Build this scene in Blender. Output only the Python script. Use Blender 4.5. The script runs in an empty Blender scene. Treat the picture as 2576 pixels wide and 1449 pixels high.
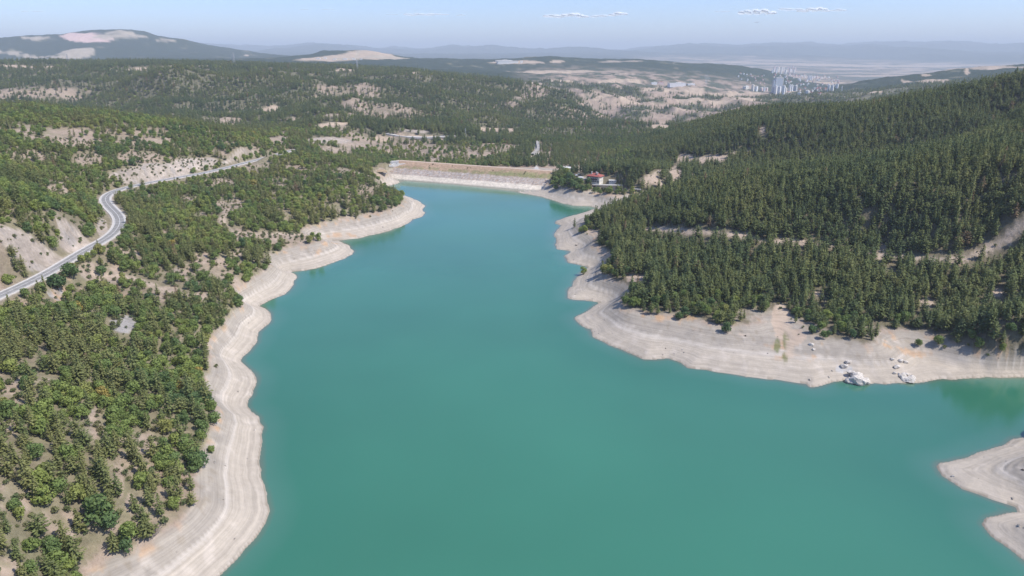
import bpy, bmesh, math, random
import numpy as np
from mathutils import Vector, Matrix

# ------------------------------------------------------------------ camera, sky, sun, exposure
SC = bpy.context.scene
COL = SC.collection
CAMH = 150.0                      # metres above the water
F, CX, CY = 1718.0, 1288.0, 724.5 # measured on the photograph at 2576 px width
PITCH = math.radians(19.1)
cam = bpy.data.cameras.new("camera")
cam.sensor_width = 36.0
cam.lens = 36.0 * F / 2576.0
cam.clip_start = 1.0
cam.clip_end = 120000.0
camo = bpy.data.objects.new("camera", cam)
COL.objects.link(camo)
camo.location = (0, 0, CAMH)
camo.rotation_euler = (math.radians(90) - PITCH, 0, 0)
SC.camera = camo

SUN_EL, SUN_AZ = math.radians(53.0), math.radians(106.0)   # azimuth clockwise from +Y (the view direction)
world = bpy.data.worlds.new("World")
SC.world = world
world.use_nodes = True
wn = world.node_tree
wn.nodes.clear()
sky = wn.nodes.new("ShaderNodeTexSky")
sky.sky_type = 'NISHITA'
sky.sun_disc = False
sky.sun_elevation = SUN_EL
sky.sun_rotation = SUN_AZ
sky.altitude = 300.0
sky.air_density = 0.9
sky.dust_density = 0.7
sky.ozone_density = 10.0
bg = wn.nodes.new("ShaderNodeBackground")
bg.inputs[1].default_value = 0.15
wo = wn.nodes.new("ShaderNodeOutputWorld")
hue = wn.nodes.new("ShaderNodeVectorMath")          # white balance of the sky light
hue.operation = 'MULTIPLY'
hue.inputs[1].default_value = (1.16, 1.01, 1.03)
wn.links.new(sky.outputs[0], hue.inputs[0])
wn.links.new(hue.outputs[0], bg.inputs[0])
wn.links.new(bg.outputs[0], wo.inputs[0])

sl = bpy.data.lights.new("sun", 'SUN')
sl.energy = 4.0
sl.angle = math.radians(0.53)
sl.color = (1.0, 0.955, 0.89)
so = bpy.data.objects.new("sun", sl)
COL.objects.link(so)
sd = Vector((math.sin(SUN_AZ) * math.cos(SUN_EL), math.cos(SUN_AZ) * math.cos(SUN_EL), math.sin(SUN_EL)))
so.rotation_euler = sd.to_track_quat('Z', 'Y').to_euler()
so.location = (400, 0, 600)

SC.view_settings.view_transform = 'Standard'
SC.view_settings.look = 'None'
SC.view_settings.exposure = 0.42
SC.view_settings.gamma = 1.0
SC.view_settings.use_curve_mapping = False
HAZE_DENSITY = 7.8e-5
SC.cycles.max_bounces = 6
SC.cycles.diffuse_bounces = 4
SC.cycles.glossy_bounces = 2
SC.cycles.transparent_max_bounces = 6
SC.cycles.volume_bounces = 0

rng = np.random.RandomState(11)
random.seed(5)

# ------------------------------------------------------------------ helpers: naming
def tag(o, label=None, cat=None, group=None, kind=None):
    if label: o["label"] = label
    if cat: o["category"] = cat
    if group: o["group"] = group
    if kind: o["kind"] = kind
    return o

def empty(name, loc=(0, 0, 0), rz=0.0, sc=None):
    o = bpy.data.objects.new(name, None)
    o.empty_display_size = 0.5
    COL.objects.link(o)
    o.location = loc
    o.rotation_euler = (0, 0, rz)
    if sc is not None: o.scale = sc
    return o

def copy_tree(o, parent=None):
    c = o.copy()
    COL.objects.link(c)
    if parent is not None:
        c.parent = parent
    for ch in list(o.children):
        copy_tree(ch, c)
    return c

class MB:
    """collects faces, builds one mesh object"""
    def __init__(s):
        s.v = []; s.f = []
    def add(s, vs, fs):
        n = len(s.v)
        s.v.extend([tuple(p) for p in vs]); s.f.extend([tuple(i + n for i in f) for f in fs])
    def box(s, c, d, rz=0.0):
        cx, cy, cz = c; hx, hy, hz = d[0] / 2, d[1] / 2, d[2] / 2
        ca, sa = math.cos(rz), math.sin(rz)
        vs = []
        for z in (-hz, hz):
            for x, y in ((-hx, -hy), (hx, -hy), (hx, hy), (-hx, hy)):
                vs.append((cx + x * ca - y * sa, cy + x * sa + y * ca, cz + z))
        s.add(vs, [(3, 2, 1, 0), (4, 5, 6, 7), (0, 1, 5, 4), (1, 2, 6, 5), (2, 3, 7, 6), (3, 0, 4, 7)])
    def bar(s, a, b, r0, r1=None, n=5):
        r1 = r0 if r1 is None else r1
        a = Vector(a); b = Vector(b); d = (b - a).normalized()
        u = d.orthogonal().normalized(); w = d.cross(u)
        vs = []
        for p, r in ((a, r0), (b, r1)):
            for k in range(n):
                t = 2 * math.pi * k / n
                vs.append(p + (u * math.cos(t) + w * math.sin(t)) * r)
        fs = [(k, (k + 1) % n, n + (k + 1) % n, n + k) for k in range(n)]
        fs += [tuple(range(n - 1, -1, -1)), tuple(range(n, 2 * n))]
        s.add(vs, fs)
    def mesh(s, name, mat, smooth=False):
        m = bpy.data.meshes.new(name)
        m.from_pydata(s.v, [], s.f)
        m.materials.append(mat)
        if smooth:
            m.polygons.foreach_set("use_smooth", [True] * len(m.polygons))
        m.update()
        return m
    def build(s, name, mat, parent=None, smooth=False):
        o = bpy.data.objects.new(name, s.mesh(name, mat, smooth))
        COL.objects.link(o)
        if parent is not None: o.parent = parent
        return o

def mesh_np(name, co, faces, mat, smooth=True):
    """co (n,3) faces (m,4 or 3) int arrays"""
    m = bpy.data.meshes.new(name)
    n, k = faces.shape
    m.vertices.add(len(co)); m.loops.add(n * k); m.polygons.add(n)
    m.vertices.foreach_set("co", np.asarray(co, np.float32).ravel())
    m.loops.foreach_set("vertex_index", faces.astype(np.int32).ravel())
    m.polygons.foreach_set("loop_start", np.arange(0, n * k, k, dtype=np.int32))
    m.polygons.foreach_set("use_smooth", np.full(n, smooth, dtype=bool))
    if mat: m.materials.append(mat)
    m.update(calc_edges=True)
    m.validate()
    return m

# ------------------------------------------------------------------ helpers: noise
_perm = np.random.RandomState(3).permutation(256)
_perm = np.concatenate([_perm, _perm, _perm])
_gr = np.random.RandomState(4).rand(256) * 2 * np.pi
_gx, _gy = np.cos(_gr), np.sin(_gr)
def noise2(x, y):
    xi = np.floor(x).astype(np.int64); yi = np.floor(y).astype(np.int64)
    xf = x - xi; yf = y - yi
    xi &= 255; yi &= 255
    u = xf * xf * xf * (xf * (xf * 6 - 15) + 10); v = yf * yf * yf * (yf * (yf * 6 - 15) + 10)
    def g(ix, iy, dx, dy):
        h = _perm[_perm[ix & 255] + (iy & 255)]
        return _gx[h] * dx + _gy[h] * dy
    n00 = g(xi, yi, xf, yf); n10 = g(xi + 1, yi, xf - 1, yf)
    n01 = g(xi, yi + 1, xf, yf - 1); n11 = g(xi + 1, yi + 1, xf - 1, yf - 1)
    a = n00 + u * (n10 - n00); b = n01 + u * (n11 - n01)
    return (a + v * (b - a)) * 1.5
def fbm(x, y, oct=4, ridged=False):
    s = np.zeros_like(x); a = 0.5; f = 1.0
    for i in range(oct):
        n = noise2(x * f + 17.3 * i, y * f - 9.1 * i)
        if ridged: n = 1.0 - 2.0 * np.abs(n)
        s += a * n; a *= 0.5; f *= 2.03
    return s
def sstep(a, b, x):
    t = np.clip((x - a) / (b - a), 0, 1)
    return t * t * (3 - 2 * t)

# ------------------------------------------------------------------ measuring the photograph: pixel -> place
cp, sp = math.cos(PITCH), math.sin(PITCH)
def ray(u, v):
    a = (u - CX) / F; b = (CY - v) / F
    return a, cp + b * sp, -sp + b * cp
def at_z(u, v, z):
    a, dy, dz = ray(u, v); t = (z - CAMH) / dz
    return a * t, dy * t, z
def at_y(u, v, y):
    a, dy, dz = ray(u, v); t = y / dy
    return a * t, y, CAMH + dz * t
def project(p):
    x, y, z = p[0], p[1], p[2] - CAMH
    f = y * cp - z * sp; up = y * sp + z * cp
    return CX + F * x / f, CY - F * up / f

# ------------------------------------------------------------------ the shoreline (walked along the water's edge)
SH_L = [(420,1600),(470,1530),(555,1449),(600,1405),(640,1360),(668,1320),(681,1285),(672,1240),(657,1200),(655,1150),(661,1110),
 (665,1075),(655,1050),(635,1036),(624,1022),(638,992),(647,960),(640,940),(618,918),(606,908),(625,888),(648,862),(652,835),
 (667,822),(684,806),(681,788),(666,775),(653,769),(688,752),(719,740),(735,722),(747,701),(744,690),(731,684),(765,681),(820,668),
 (868,651),(892,633),(880,618),(856,607),(828,607),(853,605),(901,600),(961,586),(1010,571),(1038,552),(1063,546),(1071,536),
 (1063,526),(1071,519),(1057,507),(1040,500),(1015,491),(985,478),(975,468),(998,463),(1017,455),(1080,460),(1144,465),(1220,473),(1290,481),
 (1334,490),(1365,496),(1399,507),(1420,513),(1446,518),(1486,519),(1500,524),(1480,531),(1455,538),(1425,546),(1399,555),(1396,563),(1412,568),
 (1402,577),(1393,589),(1399,602),(1398,627),(1437,632),(1418,645),(1430,661),(1482,672),(1461,686),(1441,708),(1440,720),
 (1426,734),(1427,751),(1470,756),(1508,762),(1480,780),(1443,800),(1460,818),(1485,829),(1490,848),(1530,868),(1576,886),(1618,905),(1650,905),(1680,902),(1711,912),
 (1728,926),(1827,940),(1930,955),(2027,966),(2036,975),(2055,974),(2074,969),(2098,961),(2131,958),(2143,964),(2179,969),(2200,965),(2283,965),(2350,957),
 (2445,952),(2576,950),(2750,947),(2950,960),(2950,1020),(2700,1065),(2576,1099),(2544,1104),(2524,1119),(2461,1136),(2361,1164),(2354,1174),(2367,1196),(2421,1231),
 (2497,1259),(2554,1276),(2560,1286),(2510,1295),(2477,1302),(2467,1319),(2494,1352),(2576,1412),(2690,1490)]
shore = [at_z(u, v, 0.0)[:2] for u, v in SH_L]
shore = shore + [(190.0, 95.0), (240.0, -120.0), (150, -420.0), (-160, -420.0), (-190, -150.0), (-130, 40.0)]
shore = np.array(shore)
# organic small irregularities between the measured points
def refine(P, amp):
    out = []
    n = len(P)
    for i in range(n):
        a, b = P[i], P[(i + 1) % n]
        L = np.hypot(*(b - a)); k = max(1, int(min(L / 4.0, 12)))
        nrm = np.array([-(b - a)[1], (b - a)[0]]) / max(L, 1e-6)
        for j in range(k):
            t = j / k
            p = a + (b - a) * t
            w = amp * math.sin(math.pi * t) * (0.4 + min(1.0, L / 20.0))
            out.append(p + nrm * w * float(noise2(np.array([p[0] * 0.11]), np.array([p[1] * 0.11]))[0]))
    return np.array(out)
shore_f = refine(shore, 1.6)
def shore_dist(x, y):
    """signed distance, positive on land"""
    A = shore_f; B = np.roll(shore_f, -1, axis=0)
    out = np.empty(x.shape)
    for i in range(0, len(x), 20000):
        px = x[i:i + 20000, None]; py = y[i:i + 20000, None]
        dx = (B - A)[None, :, 0]; dy = (B - A)[None, :, 1]
        t = np.clip(((px - A[None, :, 0]) * dx + (py - A[None, :, 1]) * dy) / (dx * dx + dy * dy + 1e-9), 0, 1)
        d2 = (px - A[None, :, 0] - t * dx) ** 2 + (py - A[None, :, 1] - t * dy) ** 2
        d = np.sqrt(d2.min(1))
        cond = ((A[None, :, 1] > py) != (B[None, :, 1] > py)) & (px < dx * (py - A[None, :, 1]) / (dy + 1e-12) + A[None, :, 0])
        inside = (cond.sum(1) % 2) == 1
        out[i:i + 20000] = np.where(inside, -d, d)
    return out

# ------------------------------------------------------------------ terrain survey points
ROAD = [(-120,795,40.5),(-60,768,40.5),(0,743,40.5),(50,720,40),(105,694,40),(160,662,40),(215,628,40),(262,603,39.5),(290,582,39.2),(302,560,39),(296,540,38.6),(276,520,38.2),(264,502,37.9),
        (272,488,37.5),(300,476,37),(350,464,36.5),(430,449,36),(520,433,35),(610,411,34),(680,393,33),(740,376,32)]
CP = []
def G(u, v, z, veg=0.0):
    x, y, _ = at_z(u, v, z + veg); CP.append((x, y, z))
def Y(u, v, y, veg=0.0, back=None, backr=1.15):
    x, _, z = at_y(u, v, y); CP.append((x, y, z - veg))
    if back is not None: CP.append((x * backr, y * backr, z - veg - back))
def W(x, y, z): CP.append((x, y, z))
for i, p in enumerate(shore[::2]):
    CP.append((p[0], p[1], 0.0))
for u, v, z in ROAD: G(u, v, z)
for a in [(0,1449,24),(200,1425,11),(330,1372,11),(480,1295,10.5),(500,1180,10.5),(525,1100,11),(562,1022,11),(515,935,11),(545,875,11),(585,800,11),(630,757,10.5),
          (615,715,11),(695,665,10),(660,640,12),(820,603,10.5),(790,565,11),(860,550,11),(1000,525,10.5),(1032,502,9.5)]: G(*a)
for a in [(0,1300,30),(250,1250,20),(0,1100,38),(300,1050,24),(0,900,40),(300,880,24),(450,950,16),(0,790,37),(450,700,24),(600,600,23),(420,560,32),(600,480,29),(560,540,28),
          (800,450,26),(720,520,20),(180,760,34),(330,620,33)]: G(*a, veg=4)
for a in [(1000,472,11),(930,422,23),(850,387,31),(780,380,33)]: G(*a, veg=8)
W(-950, 1270, 30); W(-800, 1230, 28); W(-650, 1200, 27); W(-480, 1180, 28); W(-225, 880, 20); W(-165, 800, 14); W(-250, 940, 22); W(-190, 860, 17)
for a in [(960,432,13.5),(940,412,17),(985,420,15)]: G(*a)
# above the road
for a in [(100,600,54),(190,597,50),(0,660,54),(40,610,58),(240,570,46)]: G(*a)
for a in [(0,520,66),(150,520,59),(0,450,70),(150,440,58),(300,380,55),(0,350,75),(200,330,70),(450,330,60),(600,350,52)]: G(*a, veg=5)
for a in [(360,425,46),(400,430,43),(480,408,43),(580,385,41),(640,372,40)]: G(*a)
for a in [(0,263,80),(100,266,80),(200,275,78),(350,287,72),(470,318,62)]: G(*a, veg=7)
for a in [(0,238,1700),(200,240,1700),(380,250,1650),(600,266,1450),(0,200,1700),(400,200,1700),(800,200,1800),(0,165,2150),(400,165,2150),(700,280,1280),(900,262,1430),(900,325,1130),(1000,318,1180),
          (1100,250,1700),(1100,300,1350),(1200,330,1280),(1300,280,1700),(1300,330,1400),(1400,330,1500),(1450,300,1700),(1350,372,1330),(1420,352,1450),(1280,398,1150),
          (1000,342,1150),(1170,338,1180),(1200,390,1010),(1100,392,960),(1260,400,1050),(1050,400,940)]: Y(*a, veg=5)
for a in [(-200,160,2500),(0,153,2500),(200,146,2550),(390,141,2600),(550,143,2600),(700,149,2600),(900,158,2600),(1100,173,2550),(1250,196,2450)]: Y(*a, veg=22, back=12, backr=1.25)
for a in [(1320,213,2350),(1400,236,2200),(1455,262,2050),(1500,288,1900),(1560,312,1750)]: Y(*a, veg=10, back=42, backr=1.14)
# dam line lower than the embankment that stands on it
for a in [(1022,405),(1120,412),(1210,418),(1300,424),(1385,430)]:
    x, y, z = at_z(a[0], a[1], 16); W(x, y - 4, 11.0)
W(-90, 935, 2); W(-20, 935, -14); W(40, 930, -14); W(30, 1000, -24); W(60, 1150, -28)
# right bank around the house
for a in [(1400,442,15.5),(1450,445,17.5),(1495,450,19),(1560,450,20),(1620,445,24),(1600,478,13),(1500,490,8.5),(1560,492,9.5),(1430,482,9),(1540,470,15.5)]: G(*a)
for a in [(1400,400,1000),(1480,400,950),(1600,400,900),(1700,400,850),(1500,372,1150),(1600,370,1000),(1750,350,900),(1923,330,850),(1923,370,830),(2100,320,800),(2300,300,760),(2450,285,730)]: Y(*a, veg=9)
for a in [(1400,377,1250),(1480,362,1230),(1600,328,1230),(1750,292,1150),(1860,264,1100),(2000,251,1000),(2200,233,930),(2300,213,890),(2400,197,860),(2576,166,800),(2800,130,740)]: Y(*a, veg=16, back=48, backr=1.2)
for a in [(1540,500,640),(1674,455,610),(1800,425,600),(1923,402,600),(2207,373,575),(2456,320,585),(2576,249,640)]: Y(*a, veg=11, back=26, backr=1.14)
for a in [(1600,560,14),(1700,600,16),(1600,700,13),(1700,560,22),(1800,500,38),(2000,560,30),(2000,480,45),(2000,420,55),(2200,560,32),(2200,480,52),(2200,420,62),
          (2450,560,38),(2450,480,58),(2450,400,72),(2576,600,36),(2576,480,62),(2576,380,80),(2800,700,42),(2800,500,80),(2800,350,108)]: G(*a, veg=9)
for a in [(1700,740,11),(1900,720,13),(1900,650,20),(2100,700,18),(2300,700,20),(2450,700,22),(2576,720,22),(2100,640,25),(2300,640,27)]: G(*a, veg=6)
for a in [(1570,770,10.5),(1650,785,10.8),(1800,815,10.5),(1905,812,10.3),(1955,775,11),(2010,850,9.5),(2100,850,10.5),(2200,868,10.5),(2400,862,10.5),(2576,845,10.8),(2800,850,12),
          (1545,700,11.5),(1492,605,11),(1515,650,11.2),(1470,565,11),(1960,835,8)]: G(*a)
for a in [(2580,1180,8),(2640,1200,10),(2570,1350,6),(2760,1200,14),(2700,1390,10),(2850,1300,18)]: G(*a)
# the far country
for a in [(0,152,5600),(100,150,5600),(300,149,5600),(500,146,5600),(600,146,5200)]: Y(*a)
for a in [(-300,125),(-100,108),(0,100),(80,88),(115,89),(140,94),(180,79),(215,76),(260,71),(300,73),(340,79),(380,92),(450,101),(500,113),(540,127),(600,136),(700,142)]: Y(a[0], a[1], 7000, back=120, backr=1.3)
for a in [(150,136),(172,126),(195,122),(215,128),(240,137)]: Y(a[0], a[1], 5900)
for a in [(765,148),(800,130),(835,127),(870,130),(920,127),(960,133),(1000,141),(1040,150)]: Y(a[0], a[1], 5200, back=50, backr=1.2)
for a in [(-300,118),(0,117),(300,116),(540,113),(620,115),(700,114),(800,117),(900,120),(1000,123),(1080,121),(1150,121),(1300,125),(1380,124),(1450,123),(1600,122),(1700,118),(1800,123),(1890,115),(1940,119),(2050,113),
          (2100,116),(2150,117),(2250,113),(2300,114),(2350,111),(2450,116),(2576,115),(2700,113),(2900,118)]: Y(a[0], a[1], 24000, back=200, backr=1.25)
for a in [(700,140,14000),(1100,145,14000),(1500,146,14000),(1700,150,13500),(1900,153,13500),(2100,157,13000),(2300,160,13000),(2576,160,13000),(2800,160,13000)]: Y(*a)
for a in [(1060,150),(1130,150),(1200,151),(1280,148),(1330,147),(1370,145),(1420,146),(1500,152),(1600,150),(1650,151),(1700,159),(1760,164),(1850,166),(1930,176),(1970,188)]: Y(a[0], a[1], 5000, back=70, backr=1.3)
for a in [(1300,180,4300),(1500,188,4200),(1700,198,4100),(1880,207,4200),(1300,187,3600),(1400,196,3500),(1600,201,3700),(1700,216,3500),(1850,242,3100),(1900,236,3500),(1700,270,2550),(1600,250,2750),
          (1500,232,2750),(1650,300,2250),(1400,212,3000),(1800,262,2600)]: Y(*a)
for a in [(1950,241,3700),(2050,238,3900),(2100,226,4400),(2000,200,5800),(2150,206,5600),(2250,202,6200),(2200,181,9000),(2000,178,9000),(2400,178,9000),(2600,178,9000)]: Y(*a)
for a in [(2120,214),(2200,198),(2280,187),(2350,183),(2420,171),(2480,174),(2540,168),(2600,168),(2800,165)]: Y(a[0], a[1], 3500, back=90, backr=1.4)
for a in [(2150,240,2700),(2400,215,2300),(2600,200,2100)]: Y(*a)
# out of view: behind and beside the viewer
for th, r, z in [(60,300,60),(60,800,110),(60,2500,150),(60,9000,60),(-60,300,70),(-60,800,100),(-60,2500,140),(-60,9000,120),(100,400,60),(-100,400,60),(100,2000,140),(-100,2000,140),
                 (150,900,80),(-150,900,80),(178,900,60),(-178,900,60),(150,5000,150),(-150,5000,150),(178,5000,150),(-178,5000,150),(100,9000,150),(-100,9000,150),(70,30000,120),(-70,30000,120),
                 (120,30000,120),(-120,30000,120),(178,30000,120),(-178,30000,120),(0,36000,100),(30,36000,100),(-30,36000,100)]:
    t = math.radians(th); W(r * math.sin(t), r * math.cos(t), z)
CP = np.array(CP)
def plr(x, y):
    return np.arctan2(x, y), np.log(np.maximum(np.hypot(x, y), 20.0))
_ct, _cl = plr(CP[:, 0], CP[:, 1])
_c2 = 0.018 ** 2
_D = np.sqrt((_ct[:, None] - _ct) ** 2 + (_cl[:, None] - _cl) ** 2 + _c2)
_rc = np.hypot(CP[:, 0], CP[:, 1])
_n = len(CP)
_M = np.zeros((_n + 1, _n + 1))
_M[:_n, :_n] = _D
# gentle smoothing so that neighbouring survey points do not make spikes
_M[np.arange(_n), np.arange(_n)] -= 0.003
_M[:_n, _n] = 1; _M[_n, :_n] = 1
# heights are solved as elevation per distance so that far hills do not swamp near ones
def hscale(lr): return np.exp(lr) / 300.0 + 1.0
_w = np.linalg.solve(_M, np.concatenate([CP[:, 2] / hscale(_cl), [0]]))
def rbf(x, y):
    th, lr = plr(x, y)
    out = np.empty(x.shape)
    for i in range(0, len(x), 20000):
        d = np.sqrt((th[i:i + 20000, None] - _ct) ** 2 + (lr[i:i + 20000, None] - _cl) ** 2 + _c2)
        out[i:i + 20000] = d @ _w[:_n] + _w[_n]
    return out * hscale(lr)

# ------------------------------------------------------------------ the terrain sheet (fine where it is seen, reaching past the horizon)
TH = np.concatenate([np.linspace(-math.pi, -1.02, 30, endpoint=False), np.linspace(-1.02, -0.75, 90, endpoint=False), np.linspace(-0.75, 0.75, 860),
                     np.linspace(0.75, 1.02, 91)[1:], np.linspace(1.02, math.pi, 31)[1:]])
LR = np.concatenate([np.linspace(math.log(15), math.log(120), 16, endpoint=False), np.linspace(math.log(120), math.log(3200), 560, endpoint=False), np.linspace(math.log(3200), math.log(42000), 220)])
NT, NR = len(TH), len(LR)
gth, glr = np.meshgrid(TH, LR)
gx = (np.exp(glr) * np.sin(gth)).ravel(); gy = (np.exp(glr) * np.cos(gth)).ravel()
grr = np.exp(glr).ravel()

# carriageway centre line: smooth curve through the surveyed points
def catmull(P, step):
    P = [Vector(p) for p in P]
    P = [P[0] * 2 - P[1]] + P + [P[-1] * 2 - P[-2]]
    out = []
    for i in range(1, len(P) - 2):
        a, b, c, d = P[i - 1], P[i], P[i + 1], P[i + 2]
        n = max(2, int((c - b).length / step))
        for k in range(n):
            t = k / n
            out.append(0.5 * ((2 * b) + (c - a) * t + (2 * a - 5 * b + 4 * c - d) * t * t + (3 * b - a - 3 * c + d) * t ** 3))
    out.append(P[-2])
    return out
road_pts = catmull([at_z(u, v, z) for u, v, z in ROAD], 4.0)
def smooth_line(P, it):
    P = [p.copy() for p in P]
    for _ in range(it):
        P = [P[0]] + [(P[i - 1] + P[i] * 2 + P[i + 1]) / 4 for i in range(1, len(P) - 1)] + [P[-1]]
    return P
road_pts = smooth_line(road_pts, 10)
RP = np.array([tuple(p) for p in road_pts])
def road_near(x, y):
    """distance to the road line and its height there"""
    d = np.full(x.shape, 1e4); z = np.zeros(x.shape)
    m = np.where((x > RP[:, 0].min() - 40) & (x < RP[:, 0].max() + 40) & (y > RP[:, 1].min() - 40) & (y < RP[:, 1].max() + 40))[0]
    for i in range(0, len(m), 20000):
        k = m[i:i + 20000]
        q = (x[k, None] - RP[None, :, 0]) ** 2 + (y[k, None] - RP[None, :, 1]) ** 2
        j = q.argmin(1)
        d[k] = np.sqrt(q[np.arange(len(k)), j]); z[k] = RP[j, 2]
    return d, z
dam_a = Vector(at_z(1022, 405, 16)); dam_b = Vector(at_z(1396, 431, 16))
dv = (dam_b - dam_a).to_2d(); dl = dv.length; du = dv / dl; dn = Vector((du.y, -du.x))   # dn points to the lake
def height(x, y):
    r = np.hypot(x, y)
    base = rbf(x, y)
    d = np.full(x.shape, 1e4)
    nr = r < 1500
    d[nr] = shore_dist(x[nr], y[nr])
    # relief: small bumps near, gullies and spurs further away
    am = sstep(0, 60, d)
    rel = am * (1.3 * fbm(x / 34.0, y / 34.0, 3) + 0.5 * fbm(x / 9.0, y / 9.0, 3))
    farw = sstep(700, 1600, r)
    rel += farw * (1 - 0.6 * sstep(2000, 2500, r)) * (26.0 * fbm(x / 300.0, y / 300.0, 4, True) - 9.0 + 12.0 * fbm(x / 130.0 + 7, y / 130.0, 3) + 36.0 * fbm(x / 620.0 + 2, y / 620.0, 3))
    bad = sstep(1500, 2000, r) * (1 - sstep(3600, 4600, r)) * sstep(-0.05, 0.10, np.arctan2(x, y)) * (1 - sstep(0.42, 0.55, np.arctan2(x, y)))
    rel += bad * (30.0 * fbm(x / 210.0 + 3, y / 210.0, 5, True) - 14.0)
    rel += sstep(4000, 7000, r) * (1 - sstep(12500, 9500, r) * 0) * (30.0 * fbm(x / 900.0, y / 900.0, 5, True) - 12.0) * sstep(0.0, 60.0, base)
    rel += sstep(16000, 21000, r) * (330.0 * fbm(x / 5200.0, y / 5200.0, 5, True) - 150.0)
    z = base + rel
    # the shore: beach rises from the water, lake bed falls away
    land = np.maximum(z, 0.06 * np.clip(d, 0, 100)) 
    near_b = 0.30 * d
    w = sstep(2.0, 22.0, d)
    zl = near_b * (1 - w) + land * w
    # low wave-cut benches in the drawdown zone
    b = sstep(0.2, 1.0, zl) * (1 - sstep(9.5, 11.5, zl))
    st = 1.15
    q = zl / st + 0.7 * fbm(x / 55.0, y / 55.0, 3)
    zl = zl + b * 0.42 * (0.5 + sstep(-0.3, 0.4, noise2(x / 23.0 + 5, y / 23.0))) * st * (np.floor(q) + sstep(0.15, 0.85, q - np.floor(q)) - q)
    zw = np.maximum(-0.28 * np.abs(d) - 0.25, -22.0)
    z = np.where(d > 0, zl, zw)
    z = np.where(nr, z, base + rel)
    ta = (x - dam_a.x) * du.x + (y - dam_a.y) * du.y; tn = (x - dam_a.x) * dn.x + (y - dam_a.y) * dn.y
    pz = np.clip(16.0 - (tn - 5.0) / 2.41, -8, 16) - 2.2
    inside = (ta > -8) & (ta < dl + 4) & (tn > -6) & (tn < 56)
    z = np.where(inside, np.minimum(z, pz), z)
    rd, rz = road_near(x, y)
    k = 1 - sstep(5.5, 17.0, rd)
    z = z * (1 - k) + (rz - 0.45) * k
    return z, d, rd
gz, gd, grd = height(gx, gy)
GZ = gz.reshape(NR, NT)
def sample(A, x, y):
    th, lr = plr(x, y)
    i = np.clip(np.searchsorted(TH, th) - 1, 0, NT - 2); j = np.clip(np.searchsorted(LR, lr) - 1, 0, NR - 2)
    a = np.clip((th - TH[i]) / (TH[i + 1] - TH[i]), 0, 1); b = np.clip((lr - LR[j]) / (LR[j + 1] - LR[j]), 0, 1)
    return (A[j, i] * (1 - a) + A[j, i + 1] * a) * (1 - b) + (A[j + 1, i] * (1 - a) + A[j + 1, i + 1] * a) * b
def ground(x, y):
    return sample(GZ, np.atleast_1d(np.asarray(x, float)), np.atleast_1d(np.asarray(y, float)))
def gz1(x, y): return float(ground([x], [y])[0])
def hit(u, v, lift=0.0):
    """where the sight line of a photograph pixel meets the ground (None if it never does)"""
    a, dy, dz = ray(u, v)
    y = np.exp(np.linspace(math.log(110), math.log(33000), 1500))
    t = y / dy
    g = CAMH + dz * t - ground(a * t, y) - lift
    k = np.where(g < 0)[0]
    if len(k) == 0: return None
    k = k[0]
    if k == 0: return Vector((a * t[0], y[0], CAMH + dz * t[0]))
    s = g[k - 1] / (g[k - 1] - g[k])
    tt = t[k - 1] + (t[k] - t[k - 1]) * s
    return Vector((a * tt, dy * tt, gz1(a * tt, dy * tt)))
def hitmany(uv, lift=0.0):
    return [hit(u, v, lift) for u, v in uv]

def track_line(px):
    P = [p for p in (hit(u, v) for u, v in px) if p is not None]
    return np.array([tuple(p) for p in smooth_line(catmull([tuple(p) for p in P], 4.0), 6)])
TRACKS = [track_line(L) for L in ([(1636,575),(1700,580),(1760,585),(1850,592),(1900,605),(1960,611),(2020,616),(2080,622),(2150,628),(2215,640),(2300,650),(2390,655),(2450,640),(2510,615),(2545,590),(2576,560),(2620,540)],
          [(1962,770),(1972,800),(1985,830),(1990,860),(1985,890)], [(1640,452),(1690,425),(1722,400),(1790,402),(1850,385)], [(575,523),(560,560),(600,590),(660,588),(740,590),(800,600)], [(240,690),(290,690),(350,700),(420,738),(500,746),(540,760)])]
def track_near(x, y):
    d = np.full(x.shape, 1e3)
    for T in TRACKS:
        k0 = np.where((x > T[:, 0].min() - 12) & (x < T[:, 0].max() + 12) & (y > T[:, 1].min() - 12) & (y < T[:, 1].max() + 12))[0]
        for i in range(0, len(k0), 20000):
            k = k0[i:i + 20000]
            d[k] = np.minimum(d[k], np.sqrt(((x[k, None] - T[None, :, 0]) ** 2 + (y[k, None] - T[None, :, 1]) ** 2).min(1)))
    return d
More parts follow.
